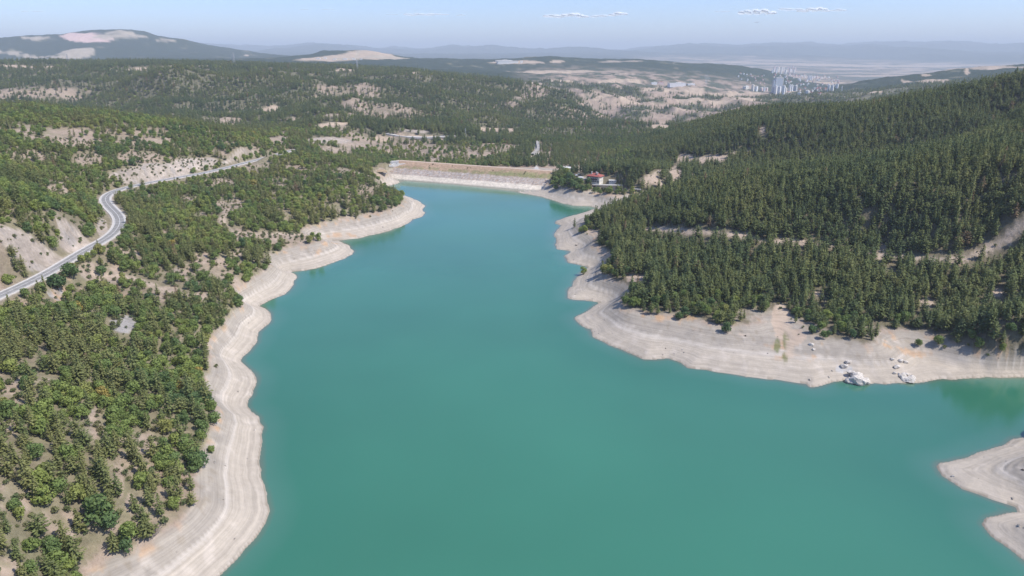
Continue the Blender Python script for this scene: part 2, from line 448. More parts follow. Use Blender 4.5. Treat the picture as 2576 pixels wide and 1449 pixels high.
class Patch:
    """an irregular oval of ground, placed where the photograph shows it"""
    def __init__(s, u, v, ru, rv):
        s.ok = False
        c = hit(u, v)
        if c is None: return
        e1 = hit(u + ru, v); e2 = hit(u, v - rv) ; e2b = hit(u, v + rv)
        if e1 is None or e2b is None: return
        f1 = (e1 - c).to_2d()
        f2 = (c - e2b).to_2d()
        if e2 is not None:
            g2 = (e2 - c).to_2d()
            if g2.length < 3.0 * f2.length: f2 = (g2 + f2) / 2
        dist = (c - Vector((0, 0, CAMH))).length
        f1 = f1 * min(1.0, 2.0 * ru / F * dist / max(f1.length, 1e-6))
        f2 = f2 * min(1.0, 9.0 * rv / F * dist / max(f2.length, 1e-6))
        det = f1.x * f2.y - f1.y * f2.x
        if abs(det) < 1e-3: return
        s.c = c; s.inv = np.array([[f2.y, -f2.x], [-f1.y, f1.x]]) / det
        s.sz = max(f1.length, f2.length); s.ok = True
    def w(s, x, y):
        """1 inside, 0 outside, ragged rim"""
        out = np.zeros(x.shape)
        if not s.ok: return out
        k = np.where((np.abs(x - s.c.x) < 2.6 * s.sz) & (np.abs(y - s.c.y) < 2.6 * s.sz))[0]
        if len(k) == 0: return out
        px = x[k] - s.c.x; py = y[k] - s.c.y
        a = s.inv[0, 0] * px + s.inv[0, 1] * py; b = s.inv[1, 0] * px + s.inv[1, 1] * py
        L = s.sz
        q = np.sqrt(a * a + b * b) + 0.45 * fbm(x[k] / (L * 0.55), y[k] / (L * 0.55), 4)
        out[k] = 1 - sstep(0.85, 1.02, q)
        return out
def patches(L): return [Patch(*p) for p in L]
def union(P, x, y):
    m = np.zeros(x.shape)
    for p in P: m = np.maximum(m, p.w(x, y))
    return m
P_CUT = patches([(85,640,130,44),(190,612,40,28),(400,425,120,22),(600,385,50,12),(500,408,60,14),(258,575,14,28),(820,355,70,9),(1045,330,40,4)])
P_SCREE = patches([(312,815,36,22),(150,745,30,14)])
P_SOIL = patches([(30,985,25,35),(110,970,40,18),(20,1075,30,25),(372,1112,30,32),(300,1200,13,50),(330,1265,16,26),(240,1060,16,45),(150,1330,60,20),(180,1305,60,22),(20,1430,40,30),(250,1392,40,30),(60,1260,20,40),(10,1245,14,40),(260,1330,50,12),
 (420,740,40,22),(500,747,36,15),(290,690,28,25),(232,688,40,26),(575,522,45,20),(640,590,50,12),(720,600,70,16),(602,600,14,25),(845,380,45,10),(960,432,40,26),(210,745,18,14),(510,650,20,16),(450,690,30,18),(330,640,30,12),(560,460,40,10),(475,505,30,10),
 (350,395,60,14),(230,400,40,16),(150,470,30,14),(560,660,18,14),(600,640,22,12),(190,355,60,10),(60,330,40,8),(620,330,60,6),(900,365,40,8),(400,355,40,8),(700,350,30,10),(830,320,60,7),(740,300,40,6),(860,290,40,5)])
P_CLEAR = patches([(1790,402,48,11),(1722,397,22,12),(1702,430,16,10),(1640,577,20,5),(1700,578,40,4),(1760,585,40,4),(1850,590,36,6),(1990,607,58,8),(2222,640,20,26),(2540,592,13,22),(2410,655,24,10),(2470,635,30,6),(2500,615,24,8),
 (1962,800,22,40),(1990,845,40,22),(2332,762,20,14),(2510,735,14,10),(2060,740,12,8),(1520,640,18,10),(1600,700,30,10),(1490,585,14,10),(1918,327,8,8),(1700,445,12,8),(1660,462,10,8),(1640,450,30,12),(1460,430,44,10),(1500,466,90,7)])
P_GREY = patches([(1351,372,7,18),(2125,930,26,8),(1425,421,12,5),(1349,430,8,9)])
P_ORANGE = patches([(150,710,26,40),(310,745,30,10),(820,612,40,6),(860,592,40,6),(2000,900,60,10),(1960,868,40,10),(2280,885,80,8),(2500,868,60,10),(1600,690,20,5),(1700,800,60,8),(1500,475,60,6),(1600,500,40,6),(1230,328,40,4)])
P_GREEN = patches([(1955,868,9,18),(1977,850,8,26),(1975,898,8,14)])
P_FIELD = patches([(430,169,130,3.2),(865,177,32,4),(1050,184,18,2.4),(80,168,90,2.5),(680,275,22,6),(690,268,10,4),(840,312,60,5),(1085,345,60,5),(1000,340,20,4),(960,350,24,8),(1250,327,70,5),(620,140,8,2),
 (1350,183,90,5),(1460,181,60,3),(1560,207,60,7),(1640,222,40,6),(1720,226,60,10),(1800,235,80,9),(1880,236,60,7),(1700,277,40,8),(1660,318,30,6),(1850,250,70,6),(1600,262,50,5),(1520,240,40,6),(1410,205,40,4),(1340,210,40,4),(1750,260,60,6),
 (1300,157,70,5),(1400,155,20,4),(900,145,120,16),(1560,186,40,3),(2280,205,30,5),(2200,232,30,4),(2345,203,50,6),(2432,180,7,12),(2330,190,16,3),(1990,228,40,4),(2070,208,60,5),(2500,172,20,4)])
P_QUARRY = patches([(205,90,55,14),(250,98,40,8),(180,88,20,8)])
P_SPARSE = patches([(100,232,130,16),(250,345,150,26),(960,290,130,22),(1000,372,150,24),(1170,385,90,18),(870,238,90,12),(1350,232,120,22),(1500,258,90,22),(560,300,60,10),(60,400,60,22),(1250,372,50,14),(700,330,60,12)])
P_BEIGE = patches([(290,85,55,9),(90,95,40,6),(340,92,30,5),(195,133,52,12),(60,139,80,5),(130,147,90,3),(420,100,30,3),(20,130,40,3),(930,145,80,6),(900,135,110,8),(1000,147,50,4)])
P_PLAIN = patches([(2000,162,150,6),(2250,165,250,9),(1830,158,60,4),(2500,170,150,6),(1885,141,18,3),(1700,156,60,3),(1560,154,60,2)])

x, y, r = gx, gy, grr
az = np.arctan2(x, y)
def lerp(a, b, w): return a * (1 - w[:, None]) + np.asarray(b)[None, :] * w[:, None]
n1 = fbm(x / 60.0, y / 60.0, 4); n2 = fbm(x / 14.0, y / 14.0, 3); n3 = fbm(x / 7.0 + 50, y / 7.0, 3)
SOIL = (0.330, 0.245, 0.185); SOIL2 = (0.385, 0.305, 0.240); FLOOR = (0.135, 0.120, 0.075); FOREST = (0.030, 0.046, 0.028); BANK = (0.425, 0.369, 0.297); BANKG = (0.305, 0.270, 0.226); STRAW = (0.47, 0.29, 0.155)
col = np.tile(np.array(SOIL), (len(x), 1))
col = lerp(col, SOIL2, sstep(-0.25, 0.35, n1))
col = lerp(col, (0.20, 0.20, 0.095), 0.55 * sstep(0.05, 0.4, n2 + 0.4 * n1))
# litter, dry grass and seedlings wherever the trees stand close
lg = fbm(x / 42.0, y / 42.0, 4) + 0.35 * fbm(x / 130.0 + 9, y / 130.0, 3)
col = lerp(col, (0.185, 0.165, 0.098), 0.72 * (az < 0) * (gz > 11.0) * (r < 1200) * (1 - sstep(0.02, 0.30, lg)))
col = lerp(col, (0.24, 0.235, 0.12), 0.5 * (gz > 10.5) * (r < 900) * sstep(0.05, 0.35, n3) * sstep(-0.1, 0.3, n2))
# darker litter under the dense pines on the right and on the far slopes
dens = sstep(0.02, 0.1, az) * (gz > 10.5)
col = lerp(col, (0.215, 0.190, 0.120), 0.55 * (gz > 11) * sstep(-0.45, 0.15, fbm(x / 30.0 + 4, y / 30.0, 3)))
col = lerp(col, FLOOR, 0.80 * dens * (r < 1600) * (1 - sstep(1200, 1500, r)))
col = lerp(col, (0.120, 0.118, 0.072), 0.85 * sstep(900, 1250, r) * sstep(-0.7, -0.1, fbm(x / 90.0 + 40, y / 90.0, 4)))
# beyond the last modelled trees the woodland is the ground's own cover
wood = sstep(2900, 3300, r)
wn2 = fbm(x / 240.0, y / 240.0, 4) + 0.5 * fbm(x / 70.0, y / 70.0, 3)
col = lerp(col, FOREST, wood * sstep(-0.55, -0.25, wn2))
badm = sstep(1500, 1900, r) * (1 - sstep(4200, 4800, r)) * sstep(-0.02, 0.10, az) * (1 - sstep(0.33, 0.45, az))
wb = fbm(x / 110.0 + 31, y / 110.0, 4)
col = lerp(col, (0.345, 0.262, 0.200), badm * sstep(-0.15, 0.2, wb) )
col = lerp(col, (0.085, 0.095, 0.058), badm * sstep(-0.05, 0.2, -wb) * 0.9)
spw = union(P_SPARSE, x, y)
col = lerp(col, (0.355, 0.275, 0.210), 0.85 * spw * sstep(-0.45, 0.15, fbm(x / 55.0 + 12, y / 55.0, 4)))
# broad dry plain behind the town
pl = sstep(5200, 6500, r) * (1 - sstep(14500, 17500, r)) * sstep(0.14, 0.22, az)
pn = fbm(x / 900.0, y / 500.0, 4)
col = lerp(col, (0.38, 0.30, 0.235), pl * sstep(-0.25, 0.2, pn))
col = lerp(col, (0.11, 0.12, 0.095), pl * sstep(0.02, 0.22, -pn))
# drawdown zone of the reservoir
bw = (r < 1300) * (1 - sstep(9.2, 11.4, gz + 1.6 * n3 + 1.2 * n1)) * (gz > -0.6) * (gd < 130) * (gy < 900)
bk = np.array(BANK)[None, :] * (1 - 0.0)
bcol = lerp(np.tile(np.array(BANK), (len(x), 1)), BANKG, sstep(5.0, 5.45, gz + 0.7 * n1) * (0.55 + 0.35 * sstep(-0.2, 0.3, n2)))
bcol = lerp(bcol, (0.53, 0.465, 0.39), sstep(0.15, 0.4, n3 + n2 * 0.4) * 0.5)
bcol = lerp(bcol, (0.52, 0.468, 0.405), 0.6 * sstep(4.2, 4.7, gz + 0.7 * n1) * (1 - sstep(5.0, 5.3, gz + 0.7 * n1)))
bcol = lerp(bcol, (0.27, 0.225, 0.165), 0.55 * sstep(5.5, 7.5, gz) * sstep(0.12, 0.35, fbm(x / 4.0, y / 4.0, 3)))
bcol = lerp(bcol, STRAW, 0.75 * sstep(7.8, 9.3, gz) * sstep(0.08, 0.35, n3 + 0.5 * n1))
bcol = lerp(bcol, (0.20, 0.17, 0.125), (gz < 0.22 + 0.15 * n3) * 0.65)
col = col * (1 - bw[:, None]) + bcol * bw[:, None]
M_CUT = union(P_CUT, x, y); M_SCREE = union(P_SCREE, x, y); M_SOIL = union(P_SOIL, x, y); M_CLEAR = union(P_CLEAR, x, y); M_FIELD = union(P_FIELD, x, y)
col = lerp(col, (0.375, 0.290, 0.225), M_SOIL * 0.8)
col = lerp(col, (0.400, 0.335, 0.275), M_CUT * (0.65 + 0.35 * sstep(-0.3, 0.2, n2)))
col = lerp(col, (0.275, 0.255, 0.235), np.maximum(M_CUT, 0.6 * M_SOIL) * 0.6 * sstep(0.06, 0.34, fbm(x / 5.0 + 3, y / 11.0, 3)))
col = lerp(col, (0.50, 0.43, 0.36), M_CUT * 0.6 * sstep(0.10, 0.36, fbm(x / 3.5 + 60, y / 9.0, 3)))
col = lerp(col, (0.225, 0.205, 0.115), M_SOIL * 0.6 * sstep(0.08, 0.3, fbm(x / 6.0 + 90, y / 6.0, 3)))
col = lerp(col, (0.33, 0.31, 0.29), M_SCREE)
col = lerp(col, (0.44, 0.345, 0.262), M_CLEAR)
col = lerp(col, (0.46, 0.44, 0.41), union(P_GREY, x, y))
col = lerp(col, (0.47, 0.305, 0.18), union(P_ORANGE, x, y) * sstep(-0.25, 0.2, n3) * 0.75)
col = lerp(col, (0.16, 0.17, 0.07), union(P_GREEN, x, y) * sstep(-0.4, 0.1, n3) * 0.85)
col = lerp(col, (0.43, 0.335, 0.245), M_FIELD)
col = lerp(col, (0.62, 0.44, 0.38), union(P_QUARRY, x, y))
col = lerp(col, (0.40, 0.335, 0.25), union(P_BEIGE, x, y) * (0.4 + 0.6 * sstep(-0.5, 0.0, fbm(x / 150.0, y / 150.0, 3))))
col = lerp(col, (0.45, 0.36, 0.28), union(P_PLAIN, x, y) * 0.8)
M_SHOULDER = (grd < 8.5) * 1.0
col = lerp(col, (0.45, 0.36, 0.275), (1 - sstep(1.6, 3.4, track_near(x, y) + 1.2 * n3)) * 0.9)
col = lerp(col, (0.50, 0.44, 0.385), (1 - sstep(3.8, 6.5, grd)) * 0.8)

# ------------------------------------------------------------------ materials
def new_mat(name, rough=0.9, spec=0.2):
    m = bpy.data.materials.new(name); m.use_nodes = True
    nt = m.node_tree; b = nt.nodes["Principled BSDF"]
    b.inputs["Roughness"].default_value = rough
    b.inputs["Specular IOR Level"].default_value = spec
    return m, nt, b
def N(nt, t, **kw):
    n = nt.nodes.new(t)
    for k, v in kw.items():
        if hasattr(n, k): setattr(n, k, v)
        else: n.inputs[k.replace("_", " ")].default_value = v
    return n
def flat_mat(name, c, rough=0.8, var=0.12, scale=0.6, spec=0.2):
    m, nt, b = new_mat(name, rough, spec)
    g = N(nt, "ShaderNodeNewGeometry")
    t = N(nt, "ShaderNodeTexNoise"); t.inputs["Scale"].default_value = scale; t.inputs["Detail"].default_value = 5
    nt.links.new(g.outputs["Position"], t.inputs["Vector"])
    r_ = N(nt, "ShaderNodeValToRGB")
    r_.color_ramp.elements[0].position = 0.3; r_.color_ramp.elements[1].position = 0.7
    r_.color_ramp.elements[0].color = (*[q * (1 - var) for q in c], 1); r_.color_ramp.elements[1].color = (*[min(1, q * (1 + var)) for q in c], 1)
    nt.links.new(t.outputs[0], r_.inputs[0]); nt.links.new(r_.outputs[0], b.inputs["Base Color"])
    return m

def terrain_material():
    m, nt, b = new_mat("terrain_ground", 0.95, 0.1)
    L = nt.links
    g = N(nt, "ShaderNodeNewGeometry"); at = N(nt, "ShaderNodeAttribute"); at.attribute_name = "ground"
    bkn = N(nt, "ShaderNodeAttribute"); bkn.attribute_name = "bank"
    # fine mottling at three sizes
    def nz(scale, det, rough=0.6):
        t = N(nt, "ShaderNodeTexNoise"); t.inputs["Scale"].default_value = scale; t.inputs["Detail"].default_value = det; t.inputs["Roughness"].default_value = rough
        L.new(g.outputs["Position"], t.inputs["Vector"]); return t
    a = nz(0.28, 8, 0.7); c = nz(0.02, 6)
    mr = N(nt, "ShaderNodeMapRange"); mr.inputs[1].default_value = 0.3; mr.inputs[2].default_value = 0.7; mr.inputs[3].default_value = 0.72; mr.inputs[4].default_value = 1.24
    L.new(a.outputs[0], mr.inputs[0])
    mr2 = N(nt, "ShaderNodeMapRange"); mr2.inputs[1].default_value = 0.3; mr2.inputs[2].default_value = 0.7; mr2.inputs[3].default_value = 0.85; mr2.inputs[4].default_value = 1.15
    L.new(c.outputs[0], mr2.inputs[0])
    # level lines left by the falling water: thin bands that follow the height
    sx = N(nt, "ShaderNodeSeparateXYZ"); L.new(g.outputs["Position"], sx.inputs[0])
    wob = nz(0.05, 3)
    zz = N(nt, "ShaderNodeMath", operation='MULTIPLY_ADD'); L.new(wob.outputs[0], zz.inputs[0]); zz.inputs[1].default_value = 0.40; L.new(sx.outputs[2], zz.inputs[2])
    cb = N(nt, "ShaderNodeCombineXYZ"); 
    z1 = N(nt, "ShaderNodeMath", operation='MULTIPLY'); L.new(zz.outputs[0], z1.inputs[0]); z1.inputs[1].default_value = 2.2
    x1 = N(nt, "ShaderNodeMath", operation='MULTIPLY'); L.new(sx.outputs[0], x1.inputs[0]); x1.inputs[1].default_value = 0.012
    y1 = N(nt, "ShaderNodeMath", operation='MULTIPLY'); L.new(sx.outputs[1], y1.inputs[0]); y1.inputs[1].default_value = 0.012
    L.new(x1.outputs[0], cb.inputs[0]); L.new(y1.outputs[0], cb.inputs[1]); L.new(z1.outputs[0], cb.inputs[2])
    bt = N(nt, "ShaderNodeTexNoise"); bt.inputs["Scale"].default_value = 1.0; bt.inputs["Detail"].default_value = 4; bt.inputs["Roughness"].default_value = 0.75
    L.new(cb.outputs[0], bt.inputs["Vector"])
    mr3 = N(nt, "ShaderNodeMapRange"); mr3.inputs[1].default_value = 0.34; mr3.inputs[2].default_value = 0.66; mr3.inputs[3].default_value = 0.84; mr3.inputs[4].default_value = 1.14
    L.new(bt.outputs[0], mr3.inputs[0])
    bandmix = N(nt, "ShaderNodeMix"); bandmix.data_type = 'FLOAT'; bandmix.inputs[2].default_value = 1.0
    L.new(bkn.outputs["Fac"], bandmix.inputs[0]); L.new(mr3.outputs[0], bandmix.inputs[3])
    mul = N(nt, "ShaderNodeMath", operation='MULTIPLY'); L.new(mr.outputs[0], mul.inputs[0]); L.new(mr2.outputs[0], mul.inputs[1])
    mul2 = N(nt, "ShaderNodeMath", operation='MULTIPLY'); soft = N(nt, "ShaderNodeMix"); soft.data_type = 'FLOAT'; soft.inputs[3].default_value = 1.0
    hb = N(nt, "ShaderNodeMath", operation='MULTIPLY'); L.new(bkn.outputs["Fac"], hb.inputs[0]); hb.inputs[1].default_value = 0.62
    L.new(hb.outputs[0], soft.inputs[0]); L.new(mul.outputs[0], soft.inputs[2]); L.new(soft.outputs[0], mul2.inputs[0]); L.new(bandmix.outputs[0], mul2.inputs[1])
    mx = N(nt, "ShaderNodeVectorMath", operation='SCALE'); L.new(at.outputs["Color"], mx.inputs[0]); L.new(mul2.outputs[0], mx.inputs["Scale"])
    # far forest: crowns a few metres wide
    L.new(mx.outputs[0], b.inputs["Base Color"])
    bp = N(nt, "ShaderNodeBump"); bp.inputs["Distance"].default_value = 1.2
    bs = N(nt, "ShaderNodeMapRange"); bs.inputs[3].default_value = 0.9; bs.inputs[4].default_value = 0.28; L.new(bkn.outputs["Fac"], bs.inputs[0]); L.new(bs.outputs[0], bp.inputs["Strength"])
    L.new(a.outputs[0], bp.inputs["Height"]); L.new(bp.outputs[0], b.inputs["Normal"])
    return m
M_TERR = terrain_material()
idx = np.arange(NR * NT).reshape(NR, NT)
faces = np.stack([idx[:-1, :-1].ravel(), idx[:-1, 1:].ravel(), idx[1:, 1:].ravel(), idx[1:, :-1].ravel()], 1)
# faces wind so that normals point up
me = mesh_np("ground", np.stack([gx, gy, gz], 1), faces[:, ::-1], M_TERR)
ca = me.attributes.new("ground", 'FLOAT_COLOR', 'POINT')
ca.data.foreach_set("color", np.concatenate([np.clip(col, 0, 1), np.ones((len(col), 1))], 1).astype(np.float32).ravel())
ba = me.attributes.new("bank", 'FLOAT', 'POINT'); ba.data.foreach_set("value", np.asarray(bw, np.float32))
ground_o = bpy.data.objects.new("ground", me); COL.objects.link(ground_o)
tag(ground_o, kind="structure")

# ------------------------------------------------------------------ water
def water_material():
    m, nt, b = new_mat("reservoir_water", 0.14, 1.0)
    L = nt.links
    b.inputs["IOR"].default_value = 1.42
    at = N(nt, "ShaderNodeAttribute"); at.attribute_name = "offshore"
    g = N(nt, "ShaderNodeNewGeometry")
    t0 = N(nt, "ShaderNodeTexNoise"); t0.inputs["Scale"].default_value = 0.03; t0.inputs["Detail"].default_value = 4
    L.new(g.outputs["Position"], t0.inputs["Vector"])
    ad = N(nt, "ShaderNodeMath", operation='MULTIPLY_ADD'); L.new(t0.outputs[0], ad.inputs[0]); ad.inputs[1].default_value = 5.0; L.new(at.outputs["Fac"], ad.inputs[2])
    mr = N(nt, "ShaderNodeMapRange"); mr.inputs[1].default_value = 0.0; mr.inputs[2].default_value = 40.0
    L.new(ad.outputs[0], mr.inputs[0])
    cr = N(nt, "ShaderNodeValToRGB"); e = cr.color_ramp.elements
    e[0].position = 0.04; e[0].color = (0.125, 0.145, 0.100, 1)
    e[1].position = 1.0; e[1].color = (0.040, 0.169, 0.102, 1)
    q = e.new(0.12); q.color = (0.055, 0.170, 0.115, 1)
    q = e.new(0.35); q.color = (0.035, 0.160, 0.097, 1)
    L.new(mr.outputs[0], cr.inputs[0])
    t2 = N(nt, "ShaderNodeTexNoise"); t2.inputs["Scale"].default_value = 0.006; t2.inputs["Detail"].default_value = 3
    L.new(g.outputs["Position"], t2.inputs["Vector"])
    m2 = N(nt, "ShaderNodeMapRange"); m2.inputs[3].default_value = 0.88; m2.inputs[4].default_value = 1.12; m2.inputs[1].default_value = 0.3; m2.inputs[2].default_value = 0.7
    L.new(t2.outputs[0], m2.inputs[0])
    sc = N(nt, "ShaderNodeVectorMath", operation='SCALE'); L.new(cr.outputs[0], sc.inputs[0]); L.new(m2.outputs[0], sc.inputs["Scale"])
    L.new(sc.outputs[0], b.inputs["Base Color"])
    w = N(nt, "ShaderNodeTexNoise"); w.inputs["Scale"].default_value = 0.9; w.inputs["Detail"].default_value = 4
    L.new(g.outputs["Position"], w.inputs["Vector"])
    bp = N(nt, "ShaderNodeBump"); bp.inputs["Strength"].default_value = 0.18; bp.inputs["Distance"].default_value = 0.12
    mpg = N(nt, "ShaderNodeMapping"); mpg.inputs["Scale"].default_value = (0.004, 0.011, 1); mpg.inputs["Rotation"].default_value = (0, 0, 0.5)
    L.new(g.outputs["Position"], mpg.inputs[0])
    wp = N(nt, "ShaderNodeTexNoise"); wp.inputs["Scale"].default_value = 1.0; wp.inputs["Detail"].default_value = 5; L.new(mpg.outputs[0], wp.inputs["Vector"])
    rr_ = N(nt, "ShaderNodeMapRange"); rr_.inputs[1].default_value = 0.35; rr_.inputs[2].default_value = 0.65; rr_.inputs[3].default_value = 0.07; rr_.inputs[4].default_value = 0.24
    L.new(wp.outputs[0], rr_.inputs[0]); L.new(rr_.outputs[0], b.inputs["Roughness"])
    st_ = N(nt, "ShaderNodeMapRange"); st_.inputs[1].default_value = 0.35; st_.inputs[2].default_value = 0.65; st_.inputs[3].default_value = 0.08; st_.inputs[4].default_value = 0.34
    L.new(wp.outputs[0], st_.inputs[0]); L.new(st_.outputs[0], bp.inputs["Strength"])
    L.new(w.outputs[0], bp.inputs["Height"]); L.new(bp.outputs[0], b.inputs["Normal"])
    return m
def make_water():
    th = np.linspace(-math.pi, math.pi, 721); lr = np.concatenate([[math.log(0.5)], np.linspace(math.log(20), math.log(1250), 330)])
    a, l = np.meshgrid(th, lr)
    X = (np.exp(l) * np.sin(a)).ravel(); Yy = (np.exp(l) * np.cos(a)).ravel()
    d = shore_dist(X, Yy)
    n = len(th); I = np.arange(len(lr) * n).reshape(len(lr), n)
    fc = np.stack([I[:-1, :-1].ravel(), I[1:, :-1].ravel(), I[1:, 1:].ravel(), I[:-1, 1:].ravel()], 1)
    keep = (d[fc].min(1) < 6.0)
    fc = fc[keep]
    used = np.unique(fc); mp = np.full(len(X), -1); mp[used] = np.arange(len(used))
    me = mesh_np("water", np.stack([X[used], Yy[used], np.zeros(len(used))], 1), mp[fc][:, ::-1], water_material())
    at = me.attributes.new("offshore", 'FLOAT', 'POINT'); at.data.foreach_set("value", (-d[used]).astype(np.float32))
    o = bpy.data.objects.new("water", me); COL.objects.link(o); tag(o, kind="structure")
    # face up
    if me.polygons[0].normal.z < 0: me.flip_normals()
make_water()
if me.polygons[0].normal.z < 0: me.flip_normals()

# ------------------------------------------------------------------ haze: one closed box of thin air round the camera and the whole country
def make_haze():
    zb = float(gz.min()) - 1.0; zt = max(float(gz.max()), CAMH) + 60.0
    mb = MB(); mb.box((0, 0, (zb + zt) / 2), (86000, 86000, zt - zb))
    m = bpy.data.materials.new("haze_air"); m.use_nodes = True
    nt = m.node_tree; nt.nodes.clear()
    v = nt.nodes.new("ShaderNodeVolumePrincipled"); o = nt.nodes.new("ShaderNodeOutputMaterial")
    v.inputs["Color"].default_value = (0.85, 0.94, 1.0, 1)
    v.inputs["Density"].default_value = HAZE_DENSITY
    v.inputs["Anisotropy"].default_value = 0.0
    nt.links.new(v.outputs[0], o.inputs["Volume"])
    tag(mb.build("haze", m), kind="stuff")
make_haze()

# ------------------------------------------------------------------ trees
def leaf_material(name, ramp):
    """leaf colour runs along a ramp by the tree's own tint, with clumps a little lighter or darker"""
    m, nt, b = new_mat(name, 0.75, 0.25)
    L = nt.links
    at = N(nt, "ShaderNodeAttribute"); at.attribute_name = "tint"; at.attribute_type = 'INSTANCER'
    cr = N(nt, "ShaderNodeValToRGB"); el = cr.color_ramp.elements
    el[0].position = ramp[0][0]; el[0].color = (*ramp[0][1], 1)
    el[1].position = ramp[-1][0]; el[1].color = (*ramp[-1][1], 1)
    for p, c in ramp[1:-1]:
        q = el.new(p); q.color = (*c, 1)
    L.new(at.outputs["Fac"], cr.inputs[0])
    ge = N(nt, "ShaderNodeNewGeometry")
    t = N(nt, "ShaderNodeTexNoise"); t.inputs["Scale"].default_value = 0.8; t.inputs["Detail"].default_value = 3
    L.new(ge.outputs["Position"], t.inputs["Vector"])
    mr = N(nt, "ShaderNodeMapRange"); mr.inputs[1].default_value = 0.3; mr.inputs[2].default_value = 0.7; mr.inputs[3].default_value = 0.7; mr.inputs[4].default_value = 1.3
    L.new(t.outputs[0], mr.inputs[0])
    sc = N(nt, "ShaderNodeVectorMath", operation='SCALE'); L.new(cr.outputs[0], sc.inputs[0]); L.new(mr.outputs[0], sc.inputs["Scale"])
    L.new(sc.outputs[0], b.inputs["Base Color"])
    # leaves let a little light through
    tr = N(nt, "ShaderNodeBsdfTranslucent"); L.new(sc.outputs[0], tr.inputs[0])
    mx = N(nt, "ShaderNodeMixShader"); mx.inputs[0].default_value = 0.38
    out = nt.nodes["Material Output"]
    L.new(b.outputs[0], mx.inputs[1]); L.new(tr.outputs[0], mx.inputs[2]); L.new(mx.outputs[0], out.inputs[0])
    return m
M_PINE = leaf_material("pine_needles", [(0.0, (0.108, 0.152, 0.068)), (0.45, (0.185, 0.218, 0.078)), (0.94, (0.245, 0.250, 0.092)), (1.0, (0.28, 0.20, 0.115))])
M_OAK = leaf_material("oak_leaves", [(0.0, (0.115, 0.185, 0.075)), (0.4, (0.205, 0.268, 0.076)), (0.72, (0.290, 0.340, 0.090)), (0.9, (0.32, 0.31, 0.10)), (1.0, (0.42, 0.33, 0.09))])
M_SHRUB = leaf_material("shrub_leaves", [(0.0, (0.130, 0.175, 0.075)), (0.4, (0.200, 0.220, 0.085)), (0.8, (0.24, 0.205, 0.105)), (1.0, (0.27, 0.21, 0.14))])
M_BARK = flat_mat("bark", (0.13, 0.095, 0.07), 0.95, 0.3, 2.0)
M_DEAD = flat_mat("dead_twigs", (0.27, 0.23, 0.20), 0.95, 0.2, 2.0)

def quads(cs, ns, us, sw, sh):
    """leaf clumps: small bent quads at cs facing ns"""
    cs = np.array(cs); ns = np.array(ns); us = np.array(us)
    ns /= np.linalg.norm(ns, axis=1, keepdims=True) + 1e-9
    us = us - ns * (us * ns).sum(1, keepdims=True); us /= np.linalg.norm(us, axis=1, keepdims=True) + 1e-9
    ws = np.cross(ns, us)
    sw = np.asarray(sw)[:, None]; sh = np.asarray(sh)[:, None]
    p0 = cs - us * sw; p1 = cs - ws * sh * 0.75; p2 = cs + us * sw * 1.15; p3 = cs + ws * sh
    v = np.stack([p0, p1, p2, p3], 1).reshape(-1, 3)
    f = np.arange(len(v)).reshape(-1, 4)
    return v, f

def pine_crown(R, h, w, slim):
    """whorled branches of a black pine, 'h' m tall: flat tiers of needle clumps with dark gaps between"""
    cs, ns, us, sw, sh = [], [], [], [], []
    z = h * R.uniform(0.10, 0.22)
    lean = R.uniform(-0.03, 0.03, 2)
    while z < h * 0.97:
        t = (z - 0.1 * h) / (0.9 * h)
        prof = (1 - t ** (1.0 + 1.3 * (1 - slim))) ** 0.85 * (0.55 + 0.45 * min(1, t / 0.25))
        rad = w * 0.5 * max(prof, 0.06) * R.uniform(0.82, 1.12)
        nb = max(3, int(5 + 3 * (1 - t)))
        a0 = R.uniform(0, 6.28)
        for k in range(nb):
            a = a0 + 6.283 * k / nb + R.uniform(-0.35, 0.35)
            rl = rad * R.uniform(0.6, 1.18)
            up = R.uniform(0.02, 0.35) + 0.5 * t
            ca, sa = math.cos(a), math.sin(a)
            n = max(2, int(rl / 0.42))
            for j in range(n):
                s = (j + 0.7) / n
                c = np.array([ca * rl * s + lean[0] * z, sa * rl * s + lean[1] * z, z + up * rl * s * s * 0.9 - 0.10 * rl * s]) + R.normal(0, 0.10, 3)
                cs.append(c)
                ns.append(np.array([ca * 0.35, sa * 0.35, 1.0]) + R.normal(0, 0.38, 3))
                us.append([ca, sa, 0.3]); q = R.uniform(0.34, 0.58) * (0.75 + 0.5 * (1 - t))
                sw.append(q); sh.append(q * R.uniform(0.55, 0.95))
        z += h * R.uniform(0.048, 0.075)
    for k in range(7):
        cs.append([lean[0] * h + R.normal(0, .1), lean[1] * h + R.normal(0, .1), h * R.uniform(0.9, 1.0)]); ns.append(R.normal(0, 1, 3) * [1, 1, 0.4]); us.append([0, 0, 1]); sw.append(0.36); sh.append(0.2)
    return quads(cs, ns, us, sw, sh)

